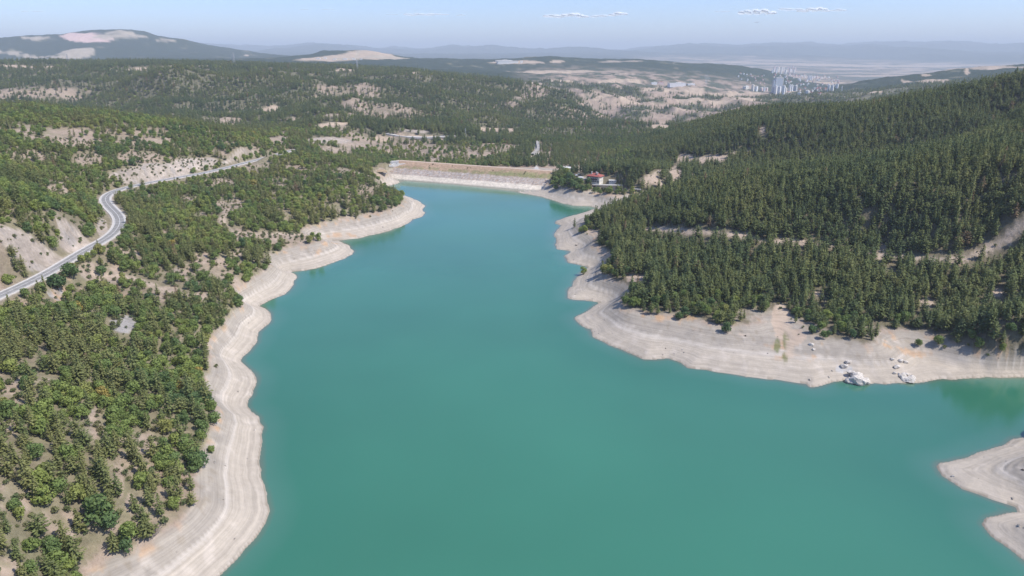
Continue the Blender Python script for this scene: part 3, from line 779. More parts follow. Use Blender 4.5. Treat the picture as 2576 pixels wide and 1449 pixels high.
def blob_crown(R, h, w, nb, nleaf, leaf, base):
    """broadleaf crown: several leafy boughs round a stem, each a shell of leaf clumps"""
    cs, ns, us, sw, sh = [], [], [], [], []
    cen = []
    for k in range(nb):
        a = 6.283 * k / nb + R.uniform(-0.5, 0.5)
        t = R.uniform(0, 1)
        rr = w * 0.5 * R.uniform(0.30, 0.62) * (1.0 - 0.45 * t)
        cen.append((np.array([math.cos(a) * rr, math.sin(a) * rr, h * (base + 0.12 + (0.72 - base) * t)]), w * R.uniform(0.20, 0.31)))
    cen.append((np.array([R.normal(0, .06) * w, R.normal(0, .06) * w, h * 0.74]), w * 0.28))
    for c, rad in cen:
        m = int(nleaf * (rad / (0.25 * w)) ** 2)
        for j in range(m):
            d = R.normal(0, 1, 3); d[2] = d[2] * 0.9 + 0.25; d /= np.linalg.norm(d)
            p = c + d * rad * R.uniform(0.72, 1.08) * np.array([1, 1, 0.82])
            if p[2] < 0.03 * h: p[2] = 0.03 * h
            p[2] = min(p[2], h * R.uniform(0.96, 1.02))
            cs.append(p); ns.append(d + R.normal(0, 0.42, 3)); us.append(R.normal(0, 1, 3))
            q = leaf * R.uniform(0.65, 1.3); sw.append(q); sh.append(q * R.uniform(0.6, 0.9))
    return quads(cs, ns, us, sw, sh), cen

def mesh_of(name, vf, mat):
    m = mesh_np(name, vf[0], vf[1], mat, smooth=False)
    return m
PROTO = {"pine": [], "oak": [], "shrub": []}     # (crown mesh, trunk mesh, height, width)
for k in range(9):
    R = np.random.RandomState(100 + k)
    h = [11.0, 10.4, 11.8, 9.6, 11.4, 8.8, 12.4, 10.0, 11.0][k]; w = [4.6, 5.2, 4.0, 5.9, 4.8, 6.4, 4.4, 5.4, 3.6][k]
    vf = pine_crown(R, h, w, [0.45, 0.2, 0.6, 0.05, 0.35, -0.4, 0.5, -0.2, 0.7][k])
    tb = MB(); tb.bar((0, 0, -0.6), (0, 0, h * 0.45), 0.20, 0.13, 6); tb.bar((0, 0, h * 0.45), (0, 0, h * 0.93), 0.13, 0.03, 5)
    for a in range(5):
        q = a * 1.257 + k; zz = h * (0.12 + 0.06 * a); tb.bar((0, 0, zz), (math.cos(q) * w * .3, math.sin(q) * w * .3, zz + 0.35), 0.055, 0.02, 4)
    PROTO["pine"].append((mesh_of("pine_crown", vf, M_PINE), tb.mesh("pine_trunk", M_BARK), h, w))
for k in range(6):
    R = np.random.RandomState(200 + k)
    h = [6.2, 5.4, 7.0, 5.8, 6.6, 5.0][k]; w = [6.2, 6.6, 5.6, 7.0, 6.0, 5.4][k]
    vf, cen = blob_crown(R, h, w, 7 + k % 3, 64, 0.40, 0.12)
    tb = MB(); tb.bar((0, 0, -0.6), (0, 0, h * 0.4), 0.22, 0.15, 6)
    for c, rad in cen: tb.bar((0, 0, h * 0.28), c, 0.11, 0.03, 4)
    PROTO["oak"].append((mesh_of("oak_crown", vf, M_OAK), tb.mesh("oak_trunk", M_BARK), h, w))
for k in range(4):
    R = np.random.RandomState(300 + k)
    h = [1.5, 1.8, 1.3, 2.0][k]; w = [2.2, 2.0, 2.6, 2.3][k]
    vf, cen = blob_crown(R, h, w, 4, 22, 0.22, 0.05)
    tb = MB()
    for c, rad in cen: tb.bar((0, 0, -0.2), c, 0.05, 0.015, 4)
    PROTO["shrub"].append((mesh_of("shrub_crown", vf, M_SHRUB), tb.mesh("shrub_stem", M_DEAD), h, w))

# where they stand ---------------------------------------------------
def scatter(cell, rmin, rmax, azmax=0.80):
    n = int(2 * rmax * math.sin(min(azmax, 1.57)) / cell)
    xs = (np.arange(-n // 2, n // 2 + 1)) * cell
    ys = np.arange(rmin * 0.55, rmax, cell)
    X, Yy = np.meshgrid(xs, ys)
    X = (X + rng.uniform(-0.48, 0.48, X.shape) * cell).ravel(); Yy = (Yy + rng.uniform(-0.48, 0.48, Yy.shape) * cell).ravel()
    rr = np.hypot(X, Yy); a = np.abs(np.arctan2(X, Yy))
    k = (rr > rmin) & (rr < rmax) & (a < azmax)
    return X[k], Yy[k]
SX, SY = [], []
for cell, a, b in ((4.1, 110, 620), (4.7, 620, 1250), (7.2, 1250, 2000), (10.0, 2000, 3250)):
    X, Yy = scatter(cell, a, b); SX.append(X); SY.append(Yy)
SX = np.concatenate(SX); SY = np.concatenate(SY)
GD = gd.reshape(NR, NT); GRD = grd.reshape(NR, NT)
SZ = ground(SX, SY); Sd = sample(GD, SX, SY); Srd, _ = road_near(SX, SY)
Sr = np.hypot(SX, SY); Sa = np.arctan2(SX, SY)
dx = ground(SX + 3, SY) - ground(SX - 3, SY)
right = sstep(-0.02, 0.06, Sa - 0.0) * (SY < 1300)
# openness: noise decides the glades; the right slope is nearly closed
g1 = fbm(SX / 42.0, SY / 42.0, 4); g2 = fbm(SX / 130.0 + 9, SY / 130.0, 3)
left_near = (Sa < 0) & (Sr < 1150)
far = Sr > 1150
cover = np.where(left_near, 0.90 - 0.86 * sstep(0.02, 0.38, g1 + 0.35 * g2), 0.93 - 0.35 * sstep(0.2, 0.6, g1))
cover = np.where((Sa < -0.2) & (Sr < 240), 0.97 - 0.70 * sstep(0.14, 0.42, g1), cover)
lowleft = (Sa < -0.15) & (Sr < 215); 
cover = np.where(far, 0.96 - 0.75 * sstep(0.10, 0.45, g1 + 0.5 * g2 + 0.08), cover)
hill2 = far & (Sa > -0.25) & (Sr > 1150) & (Sr < 2300) & (Sa < 0.12)
cover = np.where(hill2, cover + 0.15, cover)
ba0 = np.where(Sr < 2600, 0.16 - (Sr - 1700) / 800 * 0.18, -0.04) + 0.05 * g2
badl = sstep(1500, 1800, Sr) * sstep(-0.02, 0.04, Sa - ba0)
wbs = fbm(SX / 110.0 + 31, SY / 110.0, 4)
cover = cover * (1 - badl) + badl * (0.09 + 0.62 * sstep(-0.10, 0.16, -wbs))
behind_dam = (SY > 960) & (SY < 1150) & (Sa > -0.25) & (Sa < 0.06)
cover = np.where(behind_dam, 0.62 - 0.5 * sstep(0.0, 0.35, g1), cover)
rightfor = (Sa > 0.04) & (Sr < 1400) & ((SY < 760) | (SX > 120))
cover = np.where(rightfor, 0.97 - 0.22 * sstep(0.3, 0.6, g1), cover)
ban = np.zeros(len(SX))
for PL, s in ((P_CUT, 1.0), (P_SCREE, 1.0), (P_SOIL, 0.93), (P_CLEAR, 0.97), (P_FIELD, 1.0), (P_GREY, 1.0), (P_QUARRY, 1.0)):
    ban = np.maximum(ban, s * union(PL, SX, SY))
cover = cover * (1 - 0.62 * union(P_SPARSE, SX, SY))
cover = cover * (1 - ban)
tl = 10.6 + 1.1 * noise2(SX / 18.0, SY / 18.0)
inres = (Sr < 1300) & (SY < 905)
cover = np.where(inres & ((SZ < tl) | (Sd < 6)), 0, cover)
cover = np.where(Srd < 6.5, 0, cover)
cover = np.where((SX > 110) & (SY < 285), 0, cover)
cover = np.where(track_near(SX, SY) < 4.2, 0, cover)
ta = (SX - dam_a.x) * du.x + (SY - dam_a.y) * du.y; tn = (SX - dam_a.x) * dn.x + (SY - dam_a.y) * dn.y
cover = np.where((ta > -12) & (ta < dl + 6) & (tn < 60) & (tn > -14), 0, cover)
cover = np.where((ta > 10) & (ta < dl) & (tn <= -14) & (tn > -30), cover * 0.6, cover)
KEEP_OUT = []       # (x, y, radius) filled by the buildings below
def keep_out(u, v, rad):
    h = hit(u, v)
    if h: KEEP_OUT.append((h.x, h.y, rad))
for a in [(1497,452,15),(1480,455,12),(1510,458,12),(1455,447,12),(1440,441,12),(1468,451,10),(1538,456,8),(1426,426,12),(1426,432,10),(1430,440,9),(992,412,14),(1002,418,10),(962,434,8),(1490,470,7),(1520,472,7),(1550,475,7),(1525,466,7),(1580,478,6)]: keep_out(*a)
for kx, ky, kr in KEEP_OUT:
    cover = np.where((SX - kx) ** 2 + (SY - ky) ** 2 < kr * kr, 0, cover)
pick = rng.rand(len(SX)) < cover
SX, SY, SZ, Sr, Sa, g1, g2, rightfor, left_near, far = [q[pick] for q in (SX, SY, SZ, Sr, Sa, g1, g2, rightfor, left_near, far)]
# kind: black pine on the right and behind, oak and pine mixed on the left
kn = fbm(SX / 55.0 + 70, SY / 55.0, 3) + 0.25 * rng.normal(size=len(SX))
p_oak = np.where(left_near, sstep(-0.32, 0.30, kn + 0.10), 0.0)
p_oak = np.where(rightfor, sstep(0.55, 0.9, kn) * 0.25 + 0.25 * (SZ < 12.2), p_oak)
p_oak = np.where(far, 0.12 + 0.25 * sstep(0.0, 0.5, kn), p_oak)
is_oak = rng.rand(len(SX)) < p_oak
# trees the photograph shows standing on their own: (u, v of the foot, kind, size, tint)
SINGLE = [(1404,455,1,1.5,0.25),(1418,458,1,1.4,0.4),(1432,455,1,1.6,0.12),(1443,458,1,1.3,0.3),(1452,463,1,1.2,0.2),(1461,467,1,1.3,0.35),(1477,478,1,1.1,0.3),(1503,483,1,1.0,0.25),(1518,484,1,1.1,0.4),(1537,485,1,0.9,0.3),(1557,486,1,0.9,0.45),(1572,486,1,0.8,0.2),
 (1468,436,0,1.25,0.0),(1476,433,0,1.1,0.05),(1460,432,0,1.2,0.0),(1553,462,0,1.1,0.1),(1562,468,0,0.9,0.2),(1508,472,0,0.7,0.2),(1525,476,1,0.7,0.4),(1485,472,0,0.8,0.15),(1390,470,1,1.2,0.5),(1398,476,1,1.0,0.4),(1455,475,1,1.2,0.15),(1440,470,1,1.3,0.2),
 (146,728,1,1.75,0.02),(176,700,1,1.5,0.10),(256,692,1,1.05,0.12),(508,1172,1,1.05,0.0),(532,1138,1,0.6,0.45),(1826,836,1,0.95,0.05),(1842,800,1,0.62,0.35),(1708,803,1,0.9,0.12),(1722,797,1,1.0,0.05),(2042,838,1,0.95,0.02),(2070,852,1,0.7,0.2),(1742,780,1,0.85,0.62),
 (455,985,1,0.85,0.985),(640,470,1,1.3,0.95),(625,463,1,1.1,0.93),(250,640,1,1.0,0.90),(120,1440,0,0.62,0.5),(190,1418,0,0.95,0.55),(100,1345,0,0.8,0.5),(250,1310,1,1.5,0.2),(275,1330,1,1.1,0.1),(215,1120,0,0.75,0.4),(150,1090,0,0.9,0.7),(65,1110,0,0.8,0.45),(25,1055,1,1.1,0.3),
 (225,1040,0,0.8,0.5),(290,1115,1,1.15,0.4),(420,1090,1,1.0,0.86),(340,1050,1,0.8,0.3),(265,1220,0,0.85,0.55),(300,1250,0,0.75,0.35),(20,1340,0,0.5,0.4),(45,1410,0,0.62,0.45),(320,1390,1,0.75,0.05),(405,1300,0,0.75,0.55),(200,1265,1,1.0,0.8),(175,1270,0,0.6,0.5),(150,1240,1,0.9,0.35),
 (1480,462,1,1.4,0.1),(1415,470,1,1.7,0.2),(1435,462,1,1.8,0.05),(1400,465,1,1.5,0.3),(1445,478,1,1.5,0.15),(1465,482,1,1.2,0.1),(1425,445,1,1.8,0.75),(1410,440,1,1.9,0.05),(1472,440,0,1.3,0.0),(1465,432,0,1.2,0.1),(1578,470,0,1.0,0.2),(1510,490,1,0.9,0.4),(1530,486,1,1.0,0.5),(1550,488,1,0.8,0.3),(1495,486,1,1.1,0.2),
 (1468,690,1,0.9,0.5),(1520,690,1,1.2,0.85),(1534,692,1,1.1,0.8),(1515,688,0,0.9,0.3),(1545,694,1,1.0,0.6),(1580,690,1,0.8,0.2),(1470,583,1,1.2,0.7),(1462,586,1,1.0,0.6),(1445,572,0,0.8,0.3),(1590,772,1,0.9,0.4),(1605,770,1,1.0,0.55),(2310,870,1,0.7,0.3),(2360,866,1,0.9,0.4),(2540,835,1,0.9,0.15),(2440,850,1,0.8,0.3)]
_h = hitmany([(a[0], a[1]) for a in SINGLE])
_s = [(p, a) for p, a in zip(_h, SINGLE) if p is not None]
nS = len(_s)
# nothing else crowds the trunk of a tree placed by hand
_keep = np.ones(len(SX), bool)
for p, a in _s: _keep &= (SX - p.x) ** 2 + (SY - p.y) ** 2 > (2.6 * a[3]) ** 2
SX, SY, SZ, g1, g2, rightfor, left_near, far, is_oak = [q[_keep] for q in (SX, SY, SZ, g1, g2, rightfor, left_near, far, is_oak)]
SX = np.concatenate([SX, [p.x for p, a in _s]]); SY = np.concatenate([SY, [p.y for p, a in _s]]); SZ = np.concatenate([SZ, [p.z for p, a in _s]])
is_oak = np.concatenate([is_oak, np.array([a[2] == 1 for p, a in _s])])
Sr = np.hypot(SX, SY); Sa = np.arctan2(SX, SY); far = Sr > 1150; left_near = (Sa < 0) & ~far; rightfor = (Sa > 0.04) & (Sr < 1400)
nT = len(SX)
T_s = np.where(is_oak, rng.uniform(0.55, 1.12, nT), rng.uniform(0.72, 1.16, nT))
T_s = np.where(~is_oak & left_near, rng.uniform(0.55, 0.98, nT), T_s)
T_s = np.where((Sa < -0.2) & (Sr < 260) & ~is_oak, rng.uniform(0.55, 0.85, nT), T_s)
T_s = np.where((Sa < -0.2) & (Sr < 260) & is_oak, rng.uniform(0.6, 1.15, nT), T_s)
T_s = np.where(rightfor & ~is_oak, rng.uniform(0.55, 1.10, nT) ** 0.8 * (1 - 0.25 * (SZ < 12)), T_s)
T_s = np.where(Sr > 2000, T_s * 1.22, T_s)
T_sz = T_s * rng.uniform(0.9, 1.12, nT)
T_sxy = T_s * np.where(is_oak, 1.0, np.where(left_near, rng.uniform(1.10, 1.40, nT), rng.uniform(1.18, 1.5, nT)))
T_rot = rng.uniform(0, 6.283, nT)
hue = fbm(SX / 70.0 + 200, SY / 70.0, 3) + 0.9 * fbm(SX / 330.0 + 80, SY / 330.0, 3) * far
t_p = np.clip(0.36 + 0.55 * hue + rng.normal(0, 0.16, nT) + 0.42 * left_near + 0.08 * rightfor, 0.0, 0.93)
t_p = np.where(rng.rand(nT) < 0.008, 1.0, t_p)
t_o = np.clip(0.48 + 0.7 * hue + rng.normal(0, 0.17, nT), 0, 0.86)
t_o = np.where(rng.rand(nT) < 0.006, rng.uniform(0.93, 1.0, nT), t_o)
T_t = np.where(is_oak, t_o, t_p)
if nS:
    T_s[-nS:] = [a[3] for p, a in _s]; T_sz[-nS:] = T_s[-nS:]; T_t[-nS:] = [a[4] for p, a in _s]
    T_sxy[-nS:] = T_s[-nS:] * np.where(is_oak[-nS:], 1.0, 1.15)
T_k = np.where(is_oak, rng.randint(0, 6, nT), rng.randint(0, 9, nT))

# the photograph looks past these trees at road, house, cuttings and clearings: no crown may stand in those sight lines
SEE = []
for p in road_pts[::2]:
    for o_ in (-4.0, 0.0, 4.0): SEE.append((p.x + o_ * 0.6, p.y, p.z + 0.2, 0.9))
for T in TRACKS[:4]:
    for q in T[::3]: SEE.append((q[0], q[1], q[2] + 0.2, 0.62))
for PL, pr in ((P_CUT, 0.9), (P_FIELD, 0.92), (P_SOIL, 0.38), (P_CLEAR, 0.75), (P_GREY, 0.95), (P_SCREE, 0.95)):
    for q in PL:
        if not q.ok: continue
        M2 = np.linalg.inv(q.inv)
        for a_, b_ in ((0, 0), (.55, 0), (-.55, 0), (0, .5), (0, -.5), (.45, .35), (-.45, .35), (.45, -.35), (-.45, -.35)):
            X_ = q.c.x + M2[0, 0] * a_ + M2[0, 1] * b_; Y_ = q.c.y + M2[1, 0] * a_ + M2[1, 1] * b_
            SEE.append((X_, Y_, gz1(X_, Y_) + 0.2, pr))
for u_, v_, y_ in ((1340,389,0),(1345,381,0),(1350,373,0),(1355,365,0),(1361,357,0)):
    p = hit(u_, v_); SEE.append((p.x, p.y, p.z + 1.0, 1.0))
for u_, v_ in ((1474,436),(1484,434),(1495,432),(1508,436),(1520,440),(1500,446),(1512,450),(1490,446),(1480,444),(1421,421),(1426,424),(1534,453),(1515,466),(1545,468),(1600,474),(1451,439),(1464,450),(980,408),(992,408),(1005,412),(961,430),(952,430)):
    p = at_y(u_, v_, 760.0); SEE.append((p[0], p[1], p[2], 1.0))
_f = SY * cp - (SZ - CAMH) * sp
_tu = CX + F * SX / _f
_tb = CY - F * (SY * sp + (SZ - CAMH) * cp) / _f
_hh = T_sz * np.where(is_oak, 6.2, 11.0)
_tt = CY - F * (SY * sp + (SZ + _hh - CAMH) * cp) / (SY * cp - (SZ + _hh - CAMH) * sp)
_hw = F * 0.5 * T_sxy * np.where(is_oak, 6.0, 4.6) / _f
drop = np.zeros(nT, bool); dice = rng.rand(nT)
for x_, y_, z_, pr in SEE:
    f_ = y_ * cp - (z_ - CAMH) * sp
    u_ = CX + F * x_ / f_; v_ = CY - F * (y_ * sp + (z_ - CAMH) * cp) / f_
    drop |= (np.abs(_tu - u_) < _hw) & (_tt < v_) & (_tb > v_ - 2) & (_f < f_ + 2) & (dice < pr)
if nS: drop[-nS:] = False
SX, SY, SZ, Sr, Sa, is_oak, left_near, rightfor, far, T_s, T_sz, T_sxy, T_rot, T_t, T_k = [q[~drop] for q in (SX, SY, SZ, Sr, Sa, is_oak, left_near, rightfor, far, T_s, T_sz, T_sxy, T_rot, T_t, T_k)]
nT = len(SX)

# low scrub on the open soil and along the upper beach
BX, BY = scatter(3.2, 110, 800)
BZ = ground(BX, BY); Bd = sample(GD, BX, BY); Brd, _ = road_near(BX, BY)
bare = np.maximum.reduce([union(P_SOIL, BX, BY), union(P_CLEAR, BX, BY) * 0.7, union(P_CUT, BX, BY) * 0.22])
bg1 = fbm(BX / 24.0 + 5, BY / 24.0, 3)
left = BX < -0.12 * BY
bc = np.where(left & (BZ > 11), 0.34 + 0.22 * sstep(0, 0.4, bg1), 0.06) + 0.20 * bare
bc = np.where(left & (BZ > 11) & (np.hypot(BX, BY) < 300), bc * 1.6, bc)
bc = np.where((BZ < 11.2) & (BZ > 8.2), 0.11 * sstep(-0.05, 0.35, bg1), bc)
bc = np.where((BZ <= 8.2) & (BZ > 4.5), 0.045 * sstep(0.15, 0.4, bg1), bc)
bc = np.where((BZ <= 4.5) | (Bd < 6) | (Brd < 7.5), 0, bc)
for kx, ky, kr in KEEP_OUT: bc = np.where((BX - kx) ** 2 + (BY - ky) ** 2 < kr * kr * 0.7, 0, bc)
k = rng.rand(len(BX)) < bc
BX, BY, BZ = BX[k], BY[k], BZ[k]
# bushes on the dam's dry face
DX, DY = scatter(4.6, 700, 960, 0.3)
da = (DX - dam_a.x) * du.x + (DY - dam_a.y) * du.y; dnn = (DX - dam_a.x) * dn.x + (DY - dam_a.y) * dn.y
k = (da > 0) & (da < dl) & (dnn > 7) & (dnn < 24) & (rng.rand(len(DX)) < 0.30 * sstep(-0.2, 0.4, fbm(DX / 20.0, DY / 20.0, 2)) * (0.4 + da / dl))
DX, DY, dnn = DX[k], DY[k], dnn[k]
DZ = 16.0 - (dnn - 5.0) / 2.45
BX = np.concatenate([BX, DX]); BY = np.concatenate([BY, DY]); BZ = np.concatenate([BZ, DZ])
nB = len(BX)
B_s = rng.uniform(0.35, 1.15, nB) * np.where((BX < -0.12 * BY) & (BZ > 11.5), 1.35, 1.0); B_rot = rng.uniform(0, 6.283, nB); B_k = rng.randint(0, 4, nB); B_t = np.clip(rng.beta(1.6, 2.2, nB) * np.where((BX < -0.12 * BY) & (BZ > 11.5), 0.75, 1.0), 0, 1)

def in_view(x, y, z, h):
    """shown size in the photograph (0 when outside it or behind a hill)"""
    f = y * cp - (z - CAMH) * sp
    f = np.maximum(f, 1.0)
    zc = z + 0.6 * h
    u = CX + F * x / f; v = CY - F * (y * sp + (zc - CAMH) * cp) / (y * cp - (zc - CAMH) * sp)
    size = F * h / f
    ok = (u > -4) & (u < 2580) & (v > 0) & (v < 1455)
    idx = np.where(ok & (size > 14))[0]
    vis = np.zeros(len(x), bool)
    s = np.linspace(0.12, 0.985, 46)
    for i in range(0, len(idx), 4000):
        k = idx[i:i + 4000]
        px = x[k, None] * s; py = y[k, None] * s; pz = CAMH + (z[k] + 0.85 * h[k] - CAMH)[:, None] * s
        g = ground(px.ravel(), py.ravel()).reshape(px.shape)
        vis[k] = (g < pz + 0.3).all(1)
    return np.where(vis, size, 0.0), u, v

# naming single trees: what it looks like + what it stands by + where it is among its likes
ORD = ["leftmost", "second from left", "third from left", "fourth from left", "fifth from left", "sixth from left", "seventh from left", "eighth from left", "ninth from left", "tenth from left", "eleventh from left", "twelfth from left"]
def autolabel(items):
    """items: dicts with look, zone, u, v -> sets item['label'], one for each thing"""
    groups = {}
    for it in items: groups.setdefault((it["look"], it["zone"]), []).append(it)
    for (look, zone), g in groups.items():
        if len(g) == 1:
            g[0]["label"] = "%s %s" % (look, zone); continue
        if len(g) <= 7:
            rows = [("", g)]
        else:
            g.sort(key=lambda i: -i["v"])
            n = math.ceil(len(g) / 7.0)
            nm = {2: ["front row", "back row"], 3: ["front row", "middle row", "back row"]}.get(n)
            if nm is None: nm = ["front row"] + ["%s row back" % w for w in ["second", "third", "fourth", "fifth", "sixth", "seventh", "eighth", "ninth", "tenth", "eleventh", "twelfth", "thirteenth", "fourteenth", "fifteenth", "sixteenth", "seventeenth", "eighteenth", "nineteenth", "twentieth"]]
            q = math.ceil(len(g) / n)
            rows = [(nm[j], g[j * q:(j + 1) * q]) for j in range(n) if g[j * q:(j + 1) * q]]
        for rn, row in rows:
            row.sort(key=lambda i: i["u"])
            for j, it in enumerate(row):
                o = ORD[j] if j < len(row) - 1 or len(row) < 3 else "rightmost"
                if len(row) == 1: o = "alone"
                if len(row) == 2: o = ("left", "right")[j] + " one"
                it["label"] = "%s %s, %s" % (look, zone, (rn + ", " + o) if rn else o)
LANDMARKS = [(110,1400,"in the bottom left corner"),(360,1390,"by the pale bottom left beach"),(130,1230,"at the lower left edge"),(330,1180,"around the bare soil patches"),(470,1200,"above the bottom left beach"),
 (470,1060,"above the first left cove"),(280,1040,"on the lower left hillside"),(90,1040,"by the left bare gap"),(430,900,"above the second left cove"),(310,830,"by the grey scree"),(90,860,"under the road wall"),(250,720,"below the straight road"),
 (450,760,"on the dry left slope"),(580,720,"above the white rock shore"),(430,620,"inside the road bend"),(640,640,"above the pointed left spit"),(780,560,"above the far left spit"),(850,470,"on the wooded headland"),(150,540,"above the road cutting"),(120,450,"on the left ridge"),
 (600,500,"below the far road"),(1000,420,"beside the dam"),(1480,470,"by the red roofed house"),(1480,580,"on the right point"),(1580,690,"above the right coves"),(1650,760,"above the right beach"),(1850,770,"left of the gully"),(1880,690,"in the right forest"),
 (2100,790,"right of the gully"),(2300,830,"behind the boulder beach"),(2500,810,"at the right edge"),(2100,690,"below the forest track"),(2350,710,"in the right hollow"),(2540,690,"near the right edge"),(2000,560,"above the forest track"),(2400,580,"by the sandy clearing"),(1750,560,"left of the track"),
 (2000,890,"on the right beach"),(2400,890,"on the far right beach"),(1650,830,"on the pointed right beach"),(560,960,"on the left cove beach"),(590,1100,"on the bottom left beach")]
def zone_of(u, v):
    return min(LANDMARKS, key=lambda q: (q[0] - u) ** 2 + (1.5 * (q[1] - v)) ** 2)[2]

def forest_nodes(name, protos):
    ng = bpy.data.node_groups.new(name, 'GeometryNodeTree')
    ng.interface.new_socket("Geometry", in_out='INPUT', socket_type='NodeSocketGeometry')
    ng.interface.new_socket("Geometry", in_out='OUTPUT', socket_type='NodeSocketGeometry')
    gi = ng.nodes.new("NodeGroupInput"); go = ng.nodes.new("NodeGroupOutput")
    join = ng.nodes.new("GeometryNodeJoinGeometry")
    for crown, trunk in protos:
        j = ng.nodes.new("GeometryNodeJoinGeometry")
        for o in (crown, trunk):
            oi = ng.nodes.new("GeometryNodeObjectInfo"); oi.transform_space = 'ORIGINAL'; oi.inputs[0].default_value = o
            ng.links.new(oi.outputs["Geometry"], j.inputs[0])
        gt = ng.nodes.new("GeometryNodeGeometryToInstance"); ng.links.new(j.outputs[0], gt.inputs[0]); ng.links.new(gt.outputs[0], join.inputs[0])
    ip = ng.nodes.new("GeometryNodeInstanceOnPoints")
    ip.inputs["Pick Instance"].default_value = True
    ng.links.new(gi.outputs[0], ip.inputs["Points"]); ng.links.new(join.outputs[0], ip.inputs["Instance"])
    def attr(n, t):
        a = ng.nodes.new("GeometryNodeInputNamedAttribute"); a.data_type = t; a.inputs["Name"].default_value = n; return a.outputs["Attribute"]
    ng.links.new(attr("variant", 'INT'), ip.inputs["Instance Index"])
    ng.links.new(attr("turn", 'FLOAT_VECTOR'), ip.inputs["Rotation"])
    ng.links.new(attr("size", 'FLOAT_VECTOR'), ip.inputs["Scale"])
    ng.links.new(ip.outputs[0], go.inputs[0])
    return ng
def stuff(name, label, cat, P, variant, turn, size, tint, protos):
    m = bpy.data.meshes.new(name)
    m.vertices.add(len(P)); m.vertices.foreach_set("co", P.astype(np.float32).ravel())
    a = m.attributes.new("variant", 'INT', 'POINT'); a.data.foreach_set("value", variant.astype(np.int32))
    a = m.attributes.new("turn", 'FLOAT_VECTOR', 'POINT'); t3 = np.zeros((len(P), 3), np.float32); t3[:, 2] = turn; a.data.foreach_set("vector", t3.ravel())
    a = m.attributes.new("size", 'FLOAT_VECTOR', 'POINT'); a.data.foreach_set("vector", size.astype(np.float32).ravel())
    a = m.attributes.new("tint", 'FLOAT', 'POINT'); a.data.foreach_set("value", tint.astype(np.float32))
    o = bpy.data.objects.new(name, m); COL.objects.link(o)
    md = o.modifiers.new("trees", 'NODES'); md.node_group = forest_nodes(name, protos)
    tag(o, label, cat, kind="stuff")
    return o

def plant_kind(kind, name, cat, sel, X, Yv, Z, hh, var, rot, scl, tint, lookf, stuff_name, stuff_label, group):
    size, u, v = in_view(X[sel], Yv[sel], Z[sel], hh[sel])
    I = np.where(sel)[0]
    order = np.argsort(-size)[:300]
    order = order[size[order] > 0]
    chosen = I[order]
    # every variant needs one named tree to copy from
    items = [dict(i=int(i), u=float(u[o]), v=float(v[o]), look=lookf(int(i)), zone=zone_of(float(u[o]), float(v[o]))) for i, o in zip(chosen, order)]
    autolabel(items)
    first = {}
    for it in items:
        i = it["i"]; k = int(var[i])
        e = empty(name, (X[i], Yv[i], Z[i] - 0.1), rot[i], tuple(scl[i]))
        tag(e, it["label"], cat, group)
        cm, tm, h, w = PROTO[kind][k]
        if k not in first:
            c = bpy.data.objects.new("crown", cm); t = bpy.data.objects.new("trunk" if kind != "shrub" else "stem", tm)
            first[k] = (c, t)
        else:
            c, t = first[k][0].copy(), first[k][1].copy()
        for o in (c, t):
            COL.objects.link(o); o.parent = e
        c["tint"] = float(tint[i])
    rest = np.setdiff1d(I, chosen)
    ks = sorted(first)
    mp = np.zeros(12, int)
    for j, k in enumerate(ks): mp[k] = j
    # joined instances come out in link order, any order will do
    return stuff(stuff_name, stuff_label, cat, np.stack([X[rest], Yv[rest], Z[rest] - 0.1], 1), mp[var[rest]], rot[rest], scl[rest], tint[rest], [first[k] for k in ks])

def look_pine(i):
    t = T_t[i]; s = T_sz[i]
    hgt = "tall" if s > 1.05 else ("small" if s < 0.68 else "mid-sized")
    c = "browning" if t > 0.95 else ("olive" if t > 0.72 else ("mid-green" if t > 0.42 else "dark green"))
    return "%s %s pine" % (hgt, c)
def look_oak(i):
    t = T_t[i]; s = T_s[i]
    hgt = "broad" if s > 1.1 else ("small" if s < 0.78 else "round")
    c = "yellow" if t > 0.92 else ("light green" if t > 0.66 else ("mid-green" if t > 0.36 else "deep green"))
    return "%s %s oak" % (hgt, c)
def look_shrub(i):
    t = B_t[i]; s = B_s[i]
    return "%s %s shrub" % ("large" if s > 0.95 else ("low" if s < 0.6 else "bushy"), "straw-brown" if t > 0.72 else ("olive" if t > 0.4 else "grey-green"))
T_scl = np.stack([T_sxy, T_sxy, T_sz], 1)
T_h = T_sz * np.where(is_oak, 6.0, 11.0)
plant_kind("pine", "pine_tree", "pine tree", ~is_oak, SX, SY, SZ, T_h, T_k, T_rot, T_scl, T_t, look_pine, "pine_forest", "dense pine forest covering the hills around the reservoir", "pines standing nearest on the reservoir slopes")
plant_kind("oak", "oak_tree", "oak tree", is_oak, SX, SY, SZ, T_h, T_k, T_rot, T_scl, T_t, look_oak, "oak_woodland", "light green oak scrub mixed among the pines", "oaks standing nearest on the reservoir slopes")
B_scl = np.stack([B_s, B_s, B_s], 1)
plant_kind("shrub", "shrub", "shrub", np.ones(nB, bool), BX, BY, BZ, B_s * 1.7, B_k, B_rot, B_scl, B_t, look_shrub, "low_scrub", "low dry scrub scattered over bare soil and upper beach", "shrubs on the bare soil and beaches")

